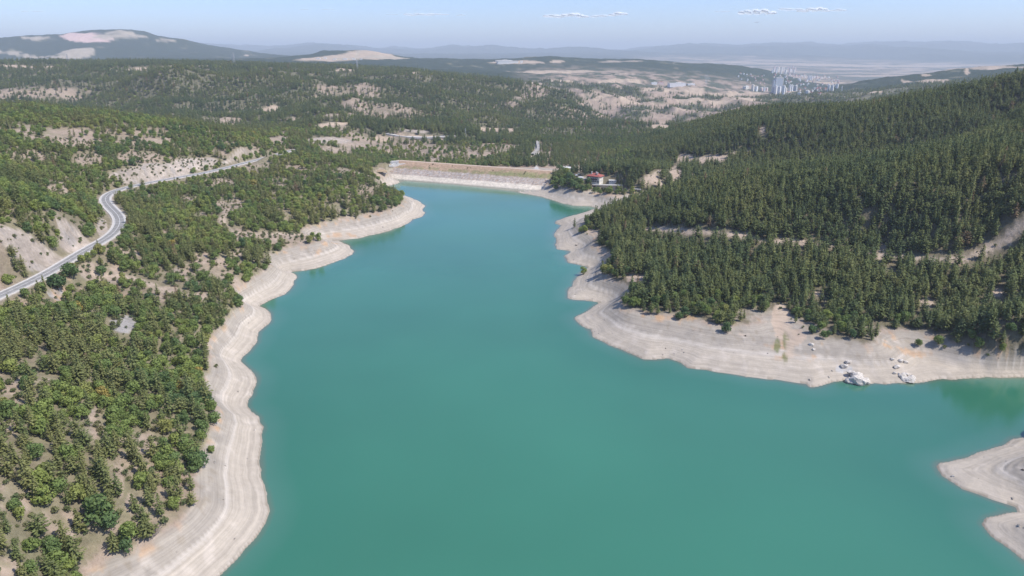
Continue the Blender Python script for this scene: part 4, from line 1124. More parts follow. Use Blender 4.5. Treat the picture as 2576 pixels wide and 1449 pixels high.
# ------------------------------------------------------------------ roads
def offset_line(P, off, dz):
    out = []
    for i, p in enumerate(P):
        a = P[max(0, i - 1)]; b = P[min(len(P) - 1, i + 1)]
        t = (b - a).to_2d(); t.normalize()
        out.append(Vector((p.x + t.y * off, p.y - t.x * off, p.z + dz)))
    return out
def ribbon(name, P, o0, o1, dz, thick, mat, parent=None):
    a = offset_line(P, o0, dz); b = offset_line(P, o1, dz)
    mb = MB(); n = len(P)
    v = a + b + [p - Vector((0, 0, thick)) for p in a] + [p - Vector((0, 0, thick)) for p in b]
    f = []
    for i in range(n - 1):
        f.append((i, n + i, n + i + 1, i + 1))
        f.append((i, i + 1, 2 * n + i + 1, 2 * n + i)); f.append((n + i + 1, n + i, 3 * n + i, 3 * n + i + 1))
    mb.add(v, f)
    o = mb.build(name, mat, parent)
    return o
M_ASPH = flat_mat("asphalt", (0.255, 0.247, 0.235), 0.9, 0.22, 0.35)
M_GRAVEL = flat_mat("pale_gravel", (0.53, 0.50, 0.46), 0.95, 0.14, 0.8)
M_LINE = flat_mat("road_paint", (0.80, 0.80, 0.78), 0.7, 0.05, 1.0)
M_CONC = flat_mat("concrete", (0.52, 0.50, 0.46), 0.9, 0.10, 0.5)
M_WHITE = flat_mat("white_render", (0.70, 0.68, 0.63), 0.85, 0.06, 0.7)
M_TRACK = flat_mat("dirt_track", (0.52, 0.42, 0.32), 0.95, 0.12, 0.4)
tag(ribbon("road_shoulder", road_pts, -4.5, 4.3, -0.10, 0.8, M_GRAVEL), kind="structure")
tag(ribbon("road", road_pts, -3.1, 3.1, 0.0, 0.05, M_ASPH), kind="structure")
mk = MB()
for o0, o1 in ((-2.92, -2.76), (2.76, 2.92), (-0.09, 0.09)):
    a = offset_line(road_pts, o0, 0.03); b = offset_line(road_pts, o1, 0.03); n = len(a)
    mk.add(a + b, [(i, n + i, n + i + 1, i + 1) for i in range(n - 1)])
tag(mk.build("road_markings", M_LINE), kind="structure")
# concrete bastion that carries the outer edge of the road beside the big dark tree
def bastion():
    i0 = min(range(len(road_pts)), key=lambda i: (Vector(project(road_pts[i])) - Vector((84, 706))).length)
    i1 = min(range(len(road_pts)), key=lambda i: (Vector(project(road_pts[i])) - Vector((118, 686))).length)
    i0, i1 = min(i0, i1), max(i0, i1)
    P = road_pts[i0:i1 + 1]
    a = offset_line(P, 4.2, 0.05); b = offset_line(P, 5.2, 0.05); c = offset_line(P, 7.6, -5.2)
    mb = MB(); n = len(P)
    mb.add(a + b + c, [(i, n + i, n + i + 1, i + 1) for i in range(n - 1)] + [(n + i, 2 * n + i, 2 * n + i + 1, n + i + 1) for i in range(n - 1)])
    for e in (0, n - 1):
        mb.add([a[e], b[e], c[e], a[e] - Vector((0, 0, 5.2))], [(0, 1, 2, 3), (3, 2, 1, 0)][e > 0:e > 0 or 1] or [(0, 1, 2, 3)])
    par = MB()
    for i in range(n - 1):
        q = (b[i] + b[i + 1]) / 2; d = b[i + 1] - b[i]
        par.box((q.x, q.y, q.z + 0.3), (d.length + 0.05, 0.35, 0.6), math.atan2(d.y, d.x))
    r = empty("retaining_wall", tuple(c[0]))
    tag(r, "pale concrete retaining wall under the straight road beside a big dark tree", "retaining wall")
    for name, m_ in (("wall_face", mb), ("parapet", par)):
        o = m_.build(name, M_CONC); o.parent = r; o.matrix_parent_inverse = Matrix.Translation(-Vector(c[0]))
bastion()
# far stretch of the same road, beyond the dam
far_road = [hit(u, v) for u, v in ((975, 336), (995, 341), (1030, 345), (1060, 347), (1090, 346), (1120, 343), (1150, 341))]
far_road = catmull([tuple(p + Vector((0, 0, 0.5))) for p in far_road if p], 12.0)
tag(ribbon("valley_road", smooth_line(far_road, 8), -7, 7, 0.3, 3.0, M_GRAVEL), kind="structure")
fr2 = [hit(u, v) for u, v in ((1214, 338), (1240, 338), (1268, 337))]
if all(fr2): tag(ribbon("valley_road", catmull([tuple(p + Vector((0, 0, 0.6))) for p in fr2], 12.0), -6, 6, 0.3, 3.0, M_GRAVEL), kind="structure")

# ------------------------------------------------------------------ the dam
def make_dam():
    root = empty("dam", tuple((dam_a + dam_b) / 2)); 
    tag(root, "long earth dam with a dirt track along its crest at the lake's far end", "dam")
    prof = [(62, -7.0), (44, -0.2)] + [(44 - 39.0 * k / 26, -0.2 + 16.2 * k / 26) for k in range(1, 27)] + [(2.4, 16.12), (-2.4, 16.12), (-5, 16.0), (-14, 11.5), (-30, 3.5), (-55, -9.0)]
    ns_ = len(prof); L = np.linspace(-14, dl + 10, 150)
    co = np.zeros((len(L), ns_, 3)); cl = np.zeros((len(L), ns_, 3))
    sag = dam_b.z - dam_a.z
    for j, (n_, z_) in enumerate(prof):
        e = np.clip(L / dl, 0, 1)
        X = dam_a.x + du.x * L + dn.x * n_; Yy = dam_a.y + du.y * L + dn.y * n_
        rub = (0.9 * fbm(X / 5.0, Yy / 5.0, 3) + 0.5 * noise2(X / 1.9, Yy / 1.9)) * (1.0 if 4.2 < z_ < 10.5 else 0.22) * (0 if n_ < 4.5 else 1)
        zz = z_ + rub
        co[:, j] = np.stack([X, Yy, zz], 1)
        nn = fbm(X / 7.0, Yy / 7.0, 3); n5 = fbm(X / 2.2 + 9, Yy / 2.2, 2)
        h_ = z_ + 0.9 * nn
        c = np.tile(np.array([0.385, 0.270, 0.185]), (len(L), 1))
        c = lerp(c, (0.20, 0.205, 0.095), 0.7 * sstep(9.0, 10.2, h_) * (1 - sstep(12.2, 13.4, h_)) * sstep(-0.35, 0.15, nn + 0.5 * e - 0.2))
        c = lerp(c, (0.22, 0.23, 0.10), 0.7 * sstep(0.45, 0.75, e) * sstep(9.5, 11.0, h_) * (1 - sstep(14.2, 15.2, h_)) * sstep(-0.3, 0.1, nn))
        rz_ = (1 - sstep(9.3, 10.4, h_))
        c = lerp(c, (0.375, 0.325, 0.285), rz_)
        c = lerp(c, (0.36, 0.25, 0.17), rz_ * sstep(0.0, 0.25, n5) * 0.75)
        c = lerp(c, (0.50, 0.455, 0.41), rz_ * sstep(0.08, 0.28, -n5) * 0.8)
        c = lerp(c, (0.61, 0.54, 0.44), 1 - sstep(4.0, 4.8, h_))
        c = lerp(c, (0.36, 0.33, 0.27), 1 - sstep(0.3, 0.7, np.full(len(L), z_)))
        cl[:, j] = c
    I = np.arange(len(L) * ns_).reshape(len(L), ns_)
    fc = np.stack([I[:-1, :-1].ravel(), I[:-1, 1:].ravel(), I[1:, 1:].ravel(), I[1:, :-1].ravel()], 1)
    m_ = mesh_np("embankment", co.reshape(-1, 3), fc, M_TERR)
    if m_.polygons[ns_ // 2].normal.z < 0: m_.flip_normals()
    a = m_.attributes.new("ground", 'FLOAT_COLOR', 'POINT'); a.data.foreach_set("color", np.concatenate([cl.reshape(-1, 3), np.ones((len(L) * ns_, 1))], 1).astype(np.float32).ravel())
    o = bpy.data.objects.new("embankment", m_); COL.objects.link(o); o.parent = root; o.matrix_parent_inverse = root.matrix_basis.inverted()
    P = [dam_a + (dam_b - dam_a) * t for t in np.linspace(-0.06, 1.05, 40)]
    P = [Vector((p.x, p.y, 16.12)) for p in P]
    t_ = ribbon("crest_track", P, -2.1, 2.1, 0.12, 0.3, M_TRACK); t_.parent = root; t_.matrix_parent_inverse = root.matrix_basis.inverted()
make_dam()

# ------------------------------------------------------------------ buildings round the dam
M_ROOF = flat_mat("red_roof_tiles", (0.33, 0.105, 0.085), 0.85, 0.18, 1.4)
M_CREAM = flat_mat("cream_render", (0.70, 0.66, 0.57), 0.85, 0.05, 0.6)
M_TIMBER_SHADE = flat_mat("timber_and_front_shade", (0.055, 0.045, 0.045), 0.8, 0.15, 1.0)  # timber of doors and posts; also paints the house front's shade
M_GLASS = flat_mat("window_glass", (0.30, 0.34, 0.38), 0.15, 0.1, 0.4, 0.5)
M_STEEL = flat_mat("galvanised_steel", (0.42, 0.43, 0.44), 0.6, 0.08, 0.8)
M_THATCH = flat_mat("straw_thatch", (0.36, 0.27, 0.17), 0.95, 0.2, 1.5)
def hip_roof(mb, w, d, z, h, over):
    W_, D_ = w / 2 + over, d / 2 + over; r = max(w, d) / 2 - min(w, d) / 2
    mb.add([(-W_, -D_, z), (W_, -D_, z), (W_, D_, z), (-W_, D_, z), (-r, 0, z + h), (r, 0, z + h), (-W_, -D_, z - .25), (W_, -D_, z - .25), (W_, D_, z - .25), (-W_, D_, z - .25)],
           [(0, 1, 5, 4), (2, 3, 4, 5), (1, 2, 5), (3, 0, 4), (6, 7, 1, 0), (7, 8, 2, 1), (8, 9, 3, 2), (9, 6, 0, 3), (9, 8, 7, 6)])
def window(parent, x, y_, z, w, h, rz):
    """frame, and a pane behind it; outward is local -Y turned by rz"""
    ca, sa = math.cos(rz), math.sin(rz)
    fr = MB()
    for q in ((0, h / 2, w + .24, .14), (0, -h / 2, w + .24, .14), (-w / 2, 0, .14, h), (w / 2, 0, .14, h), (0, 0, .09, h)):
        lx = q[0]; fr.box((x + lx * ca + 0.05 * sa, y_ + lx * sa - 0.05 * ca, z + q[1]), (q[2], 0.10, q[3]), rz)
    f = fr.build("window", M_WHITE, parent)
    p = MB(); p.box((x + 0.02 * sa, y_ - 0.02 * ca, z), (w, 0.05, h), rz)
    p.build("pane", M_GLASS, f)
def house():
    p = hit(1497, 458); g = 19.0
    r = empty("lakeside_house", (p.x, p.y, p.z), math.radians(-32))
    tag(r, "two-storey house with red hipped roof and dark, shade-coloured front above the dam", "house")
    W_, D_, H_ = 14.5, 9.5, 7.0
    b = MB(); b.box((0.0, 0, H_ / 2 - 1), (W_, D_, H_ + 2)); b.build("wall", M_CREAM, r)
    c = MB(); c.box((-1.2, -D_ / 2 - 0.06, H_ / 2 + 0.3), (W_ - 2.2, 0.12, H_ - 1.0)); o = c.build("shade_toned_front", M_TIMBER_SHADE, r); o["label"] = "front wall darkened in colour for its shade"  # thin dark panel puts the front's shade into its colour
    rf = MB(); hip_roof(rf, W_, D_, H_, 2.9, 1.1); ro = rf.build("roof", M_ROOF, r)
    for x_, y_, h_ in ((-3.4, -2.0, 1.9), (0.6, 1.0, 1.4), (2.4, -1.6, 1.5), (3.6, -2.2, 1.6)):
        ch = MB(); ch.box((x_, y_, H_ + 1.9 + h_ / 2), (0.8, 0.8, h_ + 1.0)); ch.box((x_, y_, H_ + 2.45 + h_), (1.05, 1.05, 0.2)); ch.build("chimney", M_WHITE, ro)
    for z_ in (2.3, 5.3):
        for x_ in (-4.8, -2.6, -0.4, 1.8, 3.8): window(r, x_, -D_ / 2 - 0.16, z_, 1.0, 1.6, 0.0)
        for y_ in (-2.4, 1.6): window(r, W_ / 2 + 0.04, y_, z_, 1.1, 1.5, math.pi / 2)
    bl = MB(); bl.box((-W_ / 2 + 1.2, -D_ / 2 - 1.3, 3.9), (6.5, 2.4, 0.25))
    for x_ in np.linspace(-W_ / 2 - 1.9, -W_ / 2 + 4.3, 10): bl.bar((x_, -D_ / 2 - 2.4, 3.9), (x_, -D_ / 2 - 2.4, 4.9), 0.05, n=4)
    bl.box((-W_ / 2 + 1.2, -D_ / 2 - 2.4, 4.95), (6.5, 0.15, 0.18)); bl.build("balcony", M_WHITE, r)
    dr = MB(); dr.box((5.8, -D_ / 2 - 0.08, 1.1), (1.2, 0.14, 2.2)); d_ = dr.build("door", M_TIMBER_SHADE, r)
    hd = MB(); hd.box((6.2, -D_ / 2 - 0.2, 1.1), (0.12, 0.1, 0.25)); hd.build("handle", M_STEEL, d_)
house()
def block(name, label, cat, u, v, w, d, h, rz, wall, roofm=None, wins=2, flat=True, par=False):
    p = hit(u, v)
    r = empty(name, tuple(p), math.radians(rz)); tag(r, label, cat)
    b = MB(); b.box((0, 0, h / 2 - 1.0), (w, d, h + 2)); b.build("wall", wall, r)
    f = MB()
    if flat: f.box((0, 0, h + 0.16), (w + 0.7, d + 0.7, 0.3))
    else: hip_roof(f, w, d, h + 0.26, 1.4, 0.5)
    f.build("roof", roofm or wall, r)
    for k in range(wins):
        x_ = -w / 2 + w * (k + 0.5) / wins
        window(r, x_, -d / 2 - 0.04, h * 0.55, 1.1, 1.2, 0.0)
    dr = MB(); dr.box((w / 2 + 0.04, 0, 1.0), (0.1, 1.1, 2.1)); dr.build("door", M_TIMBER_SHADE, r)
    return r
block("utility_building", "flat-roofed white building among trees at the right end of the dam", "building", 1426, 430, 10, 7, 4.2, 5, M_WHITE, M_WHITE, 2)
block("outbuilding", "low white outbuilding beside the red-roofed house", "outbuilding", 1541, 459, 8, 4, 2.3, -8, M_WHITE, M_WHITE, 3)
block("kiosk", "small pale hut by the car park left of the house", "hut", 1461, 452, 5, 4, 2.6, -20, M_CREAM, M_WHITE, 1)
sw = block("spillway_house", "white spillway gatehouse at the left end of the dam", "gatehouse", 992, 415, 11, 6, 4.6, 12, M_WHITE, M_CONC, 2)
wl = MB(); wl.box((9.5, -1.5, 0.6), (9, 0.6, 2.6)); wl.box((-4.5, -5.2, 0.2), (5, 4, 2.4)); wl.build("wing_wall", M_WHITE, sw)
def shelter():
    p = hit(961, 437)
    r = empty("picnic_shelter", tuple(p), math.radians(8)); tag(r, "open picnic shelter with thatched roof left of the dam", "shelter")
    rf = MB(); hip_roof(rf, 11, 6, 2.9, 2.2, 0.8); rf.build("roof", M_THATCH, r)
    for x_ in (-5, 0, 5):
        for y_ in (-2.6, 2.6):
            q = MB(); q.box((x_, y_, 1.1), (0.25, 0.25, 3.4)); q.build("post", M_TIMBER_SHADE, r)
    q = MB(); q.box((0, 0, 0.1), (11, 6, 0.25)); q.build("floor_slab", M_CONC, r)
shelter()
def terrace(label, u0, v0, u1, v1, depth, posts):
    a = hit(u0, v0); b = hit(u1, v1)
    z = max(a.z, b.z) + 2.6; a.z = z; b.z = z
    m_ = (a + b) / 2; d = b - a; L_ = d.length; an = math.atan2(d.y, d.x)
    r = empty("terrace", (m_.x, m_.y, z - 3.2), an); tag(r, label, "terrace")
    k = MB(); k.box((0, depth / 2, 3.0), (L_, depth, 0.35)); k.build("deck", M_CONC, r)
    w_ = MB(); w_.box((0, depth - 0.2, 1.2), (L_, 0.4, 3.2)); w_.build("back_wall", M_CONC, r)
    for i in range(posts):
        q = MB(); q.box((-L_ / 2 + 0.3 + (L_ - 0.6) * i / (posts - 1), 0.35, 0.8), (0.3, 0.3, 4.1)); q.build("post", M_CONC, r)
    q = MB(); q.box((0, 0.1, 4.05), (L_, 0.14, 0.14)); q.box((0, 0.1, 3.6), (L_, 0.08, 0.08))
    n = int(L_ / 1.2)
    for i in range(n + 1): q.box((-L_ / 2 + L_ * i / n, 0.1, 3.6), (0.10, 0.10, 0.95))
    q.build("railing", M_WHITE, r)
terrace("long white-railed terrace on posts in front of the red-roofed house", 1490, 471, 1566, 476, 5.5, 9)
terrace("short white-edged terrace at the right end of the long one", 1585, 481, 1612, 485, 3.0, 4)

# cars in the little car park
M_TYRE = flat_mat("tyre_rubber", (0.03, 0.03, 0.03), 0.9, 0.1, 2)
def paint(name, c): 
    m, nt, b = new_mat(name, 0.3, 0.5); b.inputs["Base Color"].default_value = (*c, 1); b.inputs["Coat Weight"].default_value = 0.5
    return m
PAINTS = {"white": paint("white_paint", (0.78, 0.78, 0.77)), "dark grey": paint("grey_paint", (0.06, 0.065, 0.07)), "blue": paint("blue_paint", (0.07, 0.12, 0.24)), "silver": paint("silver_paint", (0.45, 0.46, 0.48)), "black": paint("black_paint", (0.02, 0.02, 0.022))}
def car_proto():
    b = MB()
    sx = [-2.15, -2.05, -1.3, -0.75, 0.75, 1.35, 2.0, 2.15]
    top = [0.62, 0.92, 0.98, 1.02, 1.00, 0.95, 0.82, 0.55]
    n = len(sx); vs = []
    for x_, t_ in zip(sx, top): vs += [(x_, -0.88, 0.28), (x_, 0.88, 0.28), (x_, 0.84, t_), (x_, -0.84, t_)]
    fs = [(0, 1, 2, 3), (4 * n - 1, 4 * n - 2, 4 * n - 3, 4 * n - 4)]
    for i in range(n - 1):
        q = 4 * i
        for k_ in range(4): fs.append((q + k_, q + 4 + k_, q + 4 + (k_ + 1) % 4, q + (k_ + 1) % 4))
    b.add(vs, fs)
    b.add([(-0.95, -0.66, 1.43), (0.45, -0.66, 1.43), (0.45, 0.66, 1.43), (-0.95, 0.66, 1.43), (-1.05, -0.68, 1.36), (0.6, -0.68, 1.36), (0.6, 0.68, 1.36), (-1.05, 0.68, 1.36)], [(0, 1, 2, 3), (4, 5, 1, 0), (5, 6, 2, 1), (6, 7, 3, 2), (7, 4, 0, 3), (7, 6, 5, 4)])
    g = MB(); g.add([(-1.05, -0.67, 1.355), (0.6, -0.67, 1.355), (0.6, 0.67, 1.355), (-1.05, 0.67, 1.355), (-1.65, -0.8, 0.97), (1.25, -0.8, 0.97), (1.25, 0.8, 0.97), (-1.65, 0.8, 0.97)], [(4, 5, 1, 0), (5, 6, 2, 1), (6, 7, 3, 2), (7, 4, 0, 3)])
    w_ = MB(); w_.bar((0, -0.1, 0), (0, 0.1, 0), 0.33, n=14)
    return b.mesh("body", PAINTS["white"]), g.mesh("windows", M_GLASS), w_.mesh("wheel", M_TYRE)
_cb, _cg, _cw = car_proto()
_cbm = {k_: None for k_ in PAINTS}
for k_ in PAINTS:
    q = _cb.copy(); q.materials.clear(); q.materials.append(PAINTS[k_]); _cbm[k_] = q
for u, v, c, rz, lab in [(1451,442,"white",20,"white car parked on the car park's left side"),(1441,440,"dark grey",25,"dark grey car parked farthest left of the house"),(1462,447,"silver",15,"silver car parked in the middle of the car park"),
                         (1464,454,"white",-10,"white car parked nearest the lake below the house"),(1470,453,"blue",-8,"blue car parked beside the nearest white car"),(1457,440,"black",22,"black car parked at the back of the car park")]:
    p = hit(u, v); r = empty("parked_car", (p.x, p.y, p.z + 0.05), math.radians(rz)); tag(r, lab, "car", "cars parked left of the house")
    for nm, ms in (("body", _cbm[c]), ("windows", _cg)):
        o = bpy.data.objects.new(nm, ms); COL.objects.link(o); o.parent = r
    for x_ in (-1.3, 1.35):
        for y_ in (-0.82, 0.82):
            o = bpy.data.objects.new("wheel", _cw); COL.objects.link(o); o.parent = r; o.location = (x_, y_, 0.33)

# the concrete chute that runs down the valley behind the dam
M_OLDC = flat_mat('weathered_concrete', (0.34, 0.32, 0.29), 0.9, 0.15, 0.3)
def chute():
    a = hit(1339, 391); b_ = hit(1361, 357)
    d_ = (b_ - a).to_2d(); d_ = d_ * min(1.0, 260.0 / d_.length)
    P = []
    for t in np.linspace(0, 1, 28):
        x_, y_ = a.x + d_.x * t, a.y + d_.y * t
        P.append(Vector((x_ + 5.0 * math.sin(t * 5.0), y_, gz1(x_, y_) + 2.0)))
    P = smooth_line(P, 30); a = P[0].copy()
    r = empty("spillway_chute", tuple(a)); tag(r, "pale concrete spillway chute running down the wooded valley behind the dam", "spillway")
    for nm, o0, o1, dz, th in (("channel_floor", -2.0, 2.0, 0.6, 3.0), ("side_wall", -2.4, -2.0, 1.2, 3.6), ("side_wall", 2.0, 2.4, 1.2, 3.6)):
        o = ribbon(nm, P, o0, o1, dz, th, M_OLDC); o.parent = r; o.matrix_parent_inverse = Matrix.Translation(-a)
chute()

# ------------------------------------------------------------------ power pylons on the plateau
def pylon_meshes(H_):
    m_ = MB(); w0, w1 = H_ * 0.10, H_ * 0.022
    N_ = 7; zs = [H_ * (1 - (1 - i / N_) ** 1.25) for i in range(N_ + 1)]; ws = [w0 + (w1 - w0) * (z / H_) ** 0.8 for z in zs]
    for i in range(N_):
        for sx_, sy_ in ((1, 1), (1, -1), (-1, -1), (-1, 1)):
            m_.bar((sx_ * ws[i], sy_ * ws[i], zs[i]), (sx_ * ws[i + 1], sy_ * ws[i + 1], zs[i + 1]), 0.22, n=4)
        c0 = [(1, 1), (1, -1), (-1, -1), (-1, 1)]
        for k_ in range(4):
            a = c0[k_]; b = c0[(k_ + 1) % 4]
            m_.bar((a[0] * ws[i], a[1] * ws[i], zs[i]), (b[0] * ws[i + 1], b[1] * ws[i + 1], zs[i + 1]), 0.12, n=3)
            m_.bar((b[0] * ws[i], b[1] * ws[i], zs[i]), (a[0] * ws[i + 1], a[1] * ws[i + 1], zs[i + 1]), 0.12, n=3)
    arms = []
    for t_, l_ in ((0.70, 0.17), (0.81, 0.15), (0.92, 0.12)):
        q = MB(); z = H_ * t_; L_ = H_ * l_
        for s_ in (-1, 1):
            q.bar((0, 0, z), (s_ * L_, 0, z), 0.20, 0.10, 4); q.bar((0, 0, z + H_ * 0.035), (s_ * L_, 0, z), 0.14, 0.08, 4)
            q.bar((s_ * L_, 0, z), (s_ * L_, 0, z - 1.6), 0.12, 0.12, 4)
        arms.append(q.mesh("crossarm", M_STEEL))
    return m_.mesh("lattice_mast", M_STEEL), arms
_pm, _pa = pylon_meshes(34.0)
for u, v, px, lab in [(590,165,24,"steel lattice pylon on the plateau just right of the long pale clearing"),(172,160,16,"steel lattice pylon farthest left on the plateau ridge"),(899,178,22,"steel lattice pylon by the small bare field on the plateau"),
                      (1068,187,13,"steel lattice pylon farthest right on the plateau edge"),(1171,344,18,"steel lattice pylon on the hill behind the dam")]:
    p = hit(u, v)
    if p is None: continue
    hh_ = px / F * (p - Vector((0, 0, CAMH))).length * 1.15
    r = empty("power_pylon", tuple(p), math.radians(70), (hh_ / 34,) * 3); tag(r, lab, "pylon", "power pylons on the hills")
    for nm, ms in [("lattice_mast", _pm)] + [("crossarm", q) for q in _pa]:
        o = bpy.data.objects.new(nm, ms); COL.objects.link(o); o.parent = r

# ------------------------------------------------------------------ the town on the plain
def facade_mat(name, wall, glass, wx, wz):
    """storeys of windows laid out in the building's own measure"""
    m, nt, b = new_mat(name, 0.7, 0.3); L = nt.links
    tc = N(nt, "ShaderNodeTexCoord"); sx = N(nt, "ShaderNodeSeparateXYZ"); L.new(tc.outputs["Object"], sx.inputs[0])
    ad = N(nt, "ShaderNodeMath", operation='ADD'); L.new(sx.outputs[0], ad.inputs[0]); L.new(sx.outputs[1], ad.inputs[1])
    def cell(src, size, duty):
        d = N(nt, "ShaderNodeMath", operation='DIVIDE'); L.new(src, d.inputs[0]); d.inputs[1].default_value = size
        f = N(nt, "ShaderNodeMath", operation='FRACT'); L.new(d.outputs[0], f.inputs[0])
        g = N(nt, "ShaderNodeMath", operation='LESS_THAN'); L.new(f.outputs[0], g.inputs[0]); g.inputs[1].default_value = duty
        return g
    a = cell(ad.outputs[0], wx, 0.5); c = cell(sx.outputs[2], wz, 0.5)
    mu = N(nt, "ShaderNodeMath", operation='MULTIPLY'); L.new(a.outputs[0], mu.inputs[0]); L.new(c.outputs[0], mu.inputs[1])
    mi = N(nt, "ShaderNodeMix"); mi.data_type = 'RGBA'; mi.inputs[6].default_value = (*wall, 1); mi.inputs[7].default_value = (*glass, 1)
    L.new(mu.outputs[0], mi.inputs[0]); L.new(mi.outputs[2], b.inputs["Base Color"])
    return m
FAC = [facade_mat("white_flats", (0.80, 0.79, 0.76), (0.45, 0.47, 0.50), 5.0, 3.1), facade_mat("cream_flats", (0.74, 0.68, 0.58), (0.40, 0.40, 0.40), 4.0, 3.1), facade_mat("pink_flats", (0.66, 0.50, 0.45), (0.38, 0.36, 0.36), 4.5, 3.1), facade_mat("grey_flats", (0.50, 0.50, 0.50), (0.25, 0.27, 0.30), 5.0, 3.1)]
M_TOWER = facade_mat("tower_glass", (0.46, 0.50, 0.54), (0.28, 0.32, 0.37), 3.0, 3.6)
def flat_block(name, u, v, wpx, hpx, dep, fac, label, cat, group=None, roofm=None, rz=50, hip=False):
    p = hit(u, v)
    if p is None: return None
    s_ = (p - Vector((0, 0, CAMH))).length / F
    w = wpx * s_; h = hpx * s_
    r = empty(name, tuple(p), math.radians(rz)); tag(r, label, cat, group)
    b = MB(); b.box((0, 0, h / 2 - 3), (w, w * dep, h + 6)); b.build("wall", fac, r)
    f = MB()
    if hip: hip_roof(f, w, w * dep, h + 0.3, h * 0.35, w * 0.04)
    else:
        f.box((0, 0, h + 0.5), (w * 1.03, w * dep * 1.03, 0.9)); f.box((w * 0.1, 0, h + 2.2), (w * 0.3, w * dep * 0.35, 2.4))
    f.build("roof", roofm or M_WHITE, r)
    return r
def office_tower():
    p = hit(1955, 232); s_ = (p - Vector((0, 0, CAMH))).length / F
    w = 18 * s_; h = 30 * s_
    r = empty("office_tower", tuple(p), math.radians(10)); tag(r, "tall grey-blue glass tower with white edge fins standing over the town", "tower")
    b = MB(); b.box((0, 0, h / 2 - 3), (w, w * 0.45, h + 6)); b.build("wall", M_TOWER, r)
    f = MB(); f.box((w * 0.08, 0, h + 1.2), (w * 0.9, w * 0.4, 1.6)); f.box((w * 0.08, 0, h + 4.6), (w * 0.9, w * 0.42, 1.6))
    for k_ in (-0.3, 0.3): f.box((w * k_, 0, h + 2.9), (1.5, w * 0.3, 3.0))
    f.build("roof_frame", M_WHITE, r)
    for x_, y_ in ((0.525, -0.2), (0.525, 0.24)):
        q = MB(); q.box((w * x_, w * y_, h * 0.55), (2.2, 2.6, h * 0.95)); q.build("edge_fin", M_WHITE, r)
    q = MB(); q.box((-w * 0.62, 0, h * 0.42), (w * 0.2, w * 0.36, h * 0.9)); o = q.build("stair_tower", M_TOWER, r)
office_tower()
G_APT = "apartment blocks of the town"
for u, v, w, h, d, f, lab in [(1950,236,6,17,0.8,0,"bright white apartment block right in front of the grey-blue glass tower"),(1959,237,7,16,0.8,0,"second bright white block in front of the grey-blue glass tower"),(1970,237,5.5,18,0.9,0,"tall narrow white block right of the grey-blue glass tower"),
     (1975,233,6,10,0.8,1,"cream block just behind the tall narrow white one"),(1986,229,4.5,13,0.9,0,"left of three white towers right of the glass tower"),(1991,229,4.5,13,0.9,0,"right of three white towers near the glass tower"),(2000,229,9,11,0.7,3,"grey block right of the white towers"),
     (2030,239,10,9,0.7,0,"white block just above the right forest skyline"),(2011,239,9,5,0.7,0,"low white block above the forest skyline"),(2084,229,5,12,0.9,0,"left white tower by the dry knoll"),(2093,229,5,12,0.9,0,"right white tower by the dry knoll"),(2105,222,5,8,0.9,0,"small white block right of the two towers by the knoll"),
     (1876,224,19,6,0.4,1,"long low cream block at the left of the town"),(1893,229,6,13,0.8,1,"cream tower block at the left of the town"),(1901,229,8,10,0.8,0,"white block beside the cream tower block"),(1915,229,10,7,0.5,2,"pink block left of the glass tower"),(1928,229,8,7,0.5,2,"pink block nearest left of the glass tower"),(1922,230,4,9,0.8,0,"narrow white block between the pink blocks"),
     (2033,201,3,9,0.9,0,"left of three slim white towers in mid town"),(2037,202,3,10,0.9,0,"middle of three slim white towers in mid town"),(2041,202,3,9,0.9,0,"right of three slim white towers in mid town")]:
    flat_block("apartment_block", u, v, w, h, d, FAC[f], lab, "apartment block", G_APT)
R2 = random.Random(42)
items = []
for k_ in range(17):
    u = 1942 + 58 * (k_ + R2.uniform(-0.3, 0.3)) / 16; v = 185 - 3.5 * (k_ % 3) + R2.uniform(-1.2, 1.2)
    items.append(dict(u=u, v=v, w=R2.uniform(2.4, 3.6), h=R2.uniform(6, 11), f=R2.choice([0, 0, 1, 1, 2]), zone="in the far estate", kind="t"))
for k_ in range(95):
    u = R2.uniform(1938, 2112); v = R2.uniform(188, 216)
    if 1938 < u < 1975 and v > 196: continue
    if v < 194 and u > 2060: continue
    items.append(dict(u=u, v=v, w=R2.uniform(2.2, 4.4), h=R2.uniform(1.5, 3.4), f=R2.choice([0, 0, 1, 1, 2]), zone="in the old town" if u < 2040 else "on the east side of town", kind="h"))
for k_ in range(26):
    u = R2.uniform(1975, 2080); v = R2.uniform(222, 240)
    items.append(dict(u=u, v=v, w=R2.uniform(3.0, 5.5), h=R2.uniform(2.5, 5.0), f=R2.choice([0, 0, 1, 2, 3]), zone="in the near quarter by the forest", kind="h"))
for k_ in range(20):
    u = R2.uniform(1855, 1938); v = R2.uniform(186, 212)
    items.append(dict(u=u, v=v, w=R2.uniform(2.2, 4.0), h=R2.uniform(1.5, 3.0), f=R2.choice([0, 1, 2]), zone="on the hill left of town", kind="h"))
for it in items:
    it["look"] = ("%s tower block" if it["kind"] == "t" else "%s house") % ["white", "cream", "pink", "grey"][it["f"]]
autolabel(items)
for it in items:
    if it["kind"] == "t": flat_block("apartment_block", it["u"], it["v"], it["w"], it["h"], 0.9, FAC[it["f"]], it["label"], "apartment block", G_APT, rz=R2.uniform(15, 50))
    else: flat_block("town_house", it["u"], it["v"], it["w"], it["h"], 0.75, FAC[it["f"]], it["label"], "house", "houses of the town", M_ROOF if it["f"] else M_WHITE, R2.uniform(0, 60), it["f"] > 0)
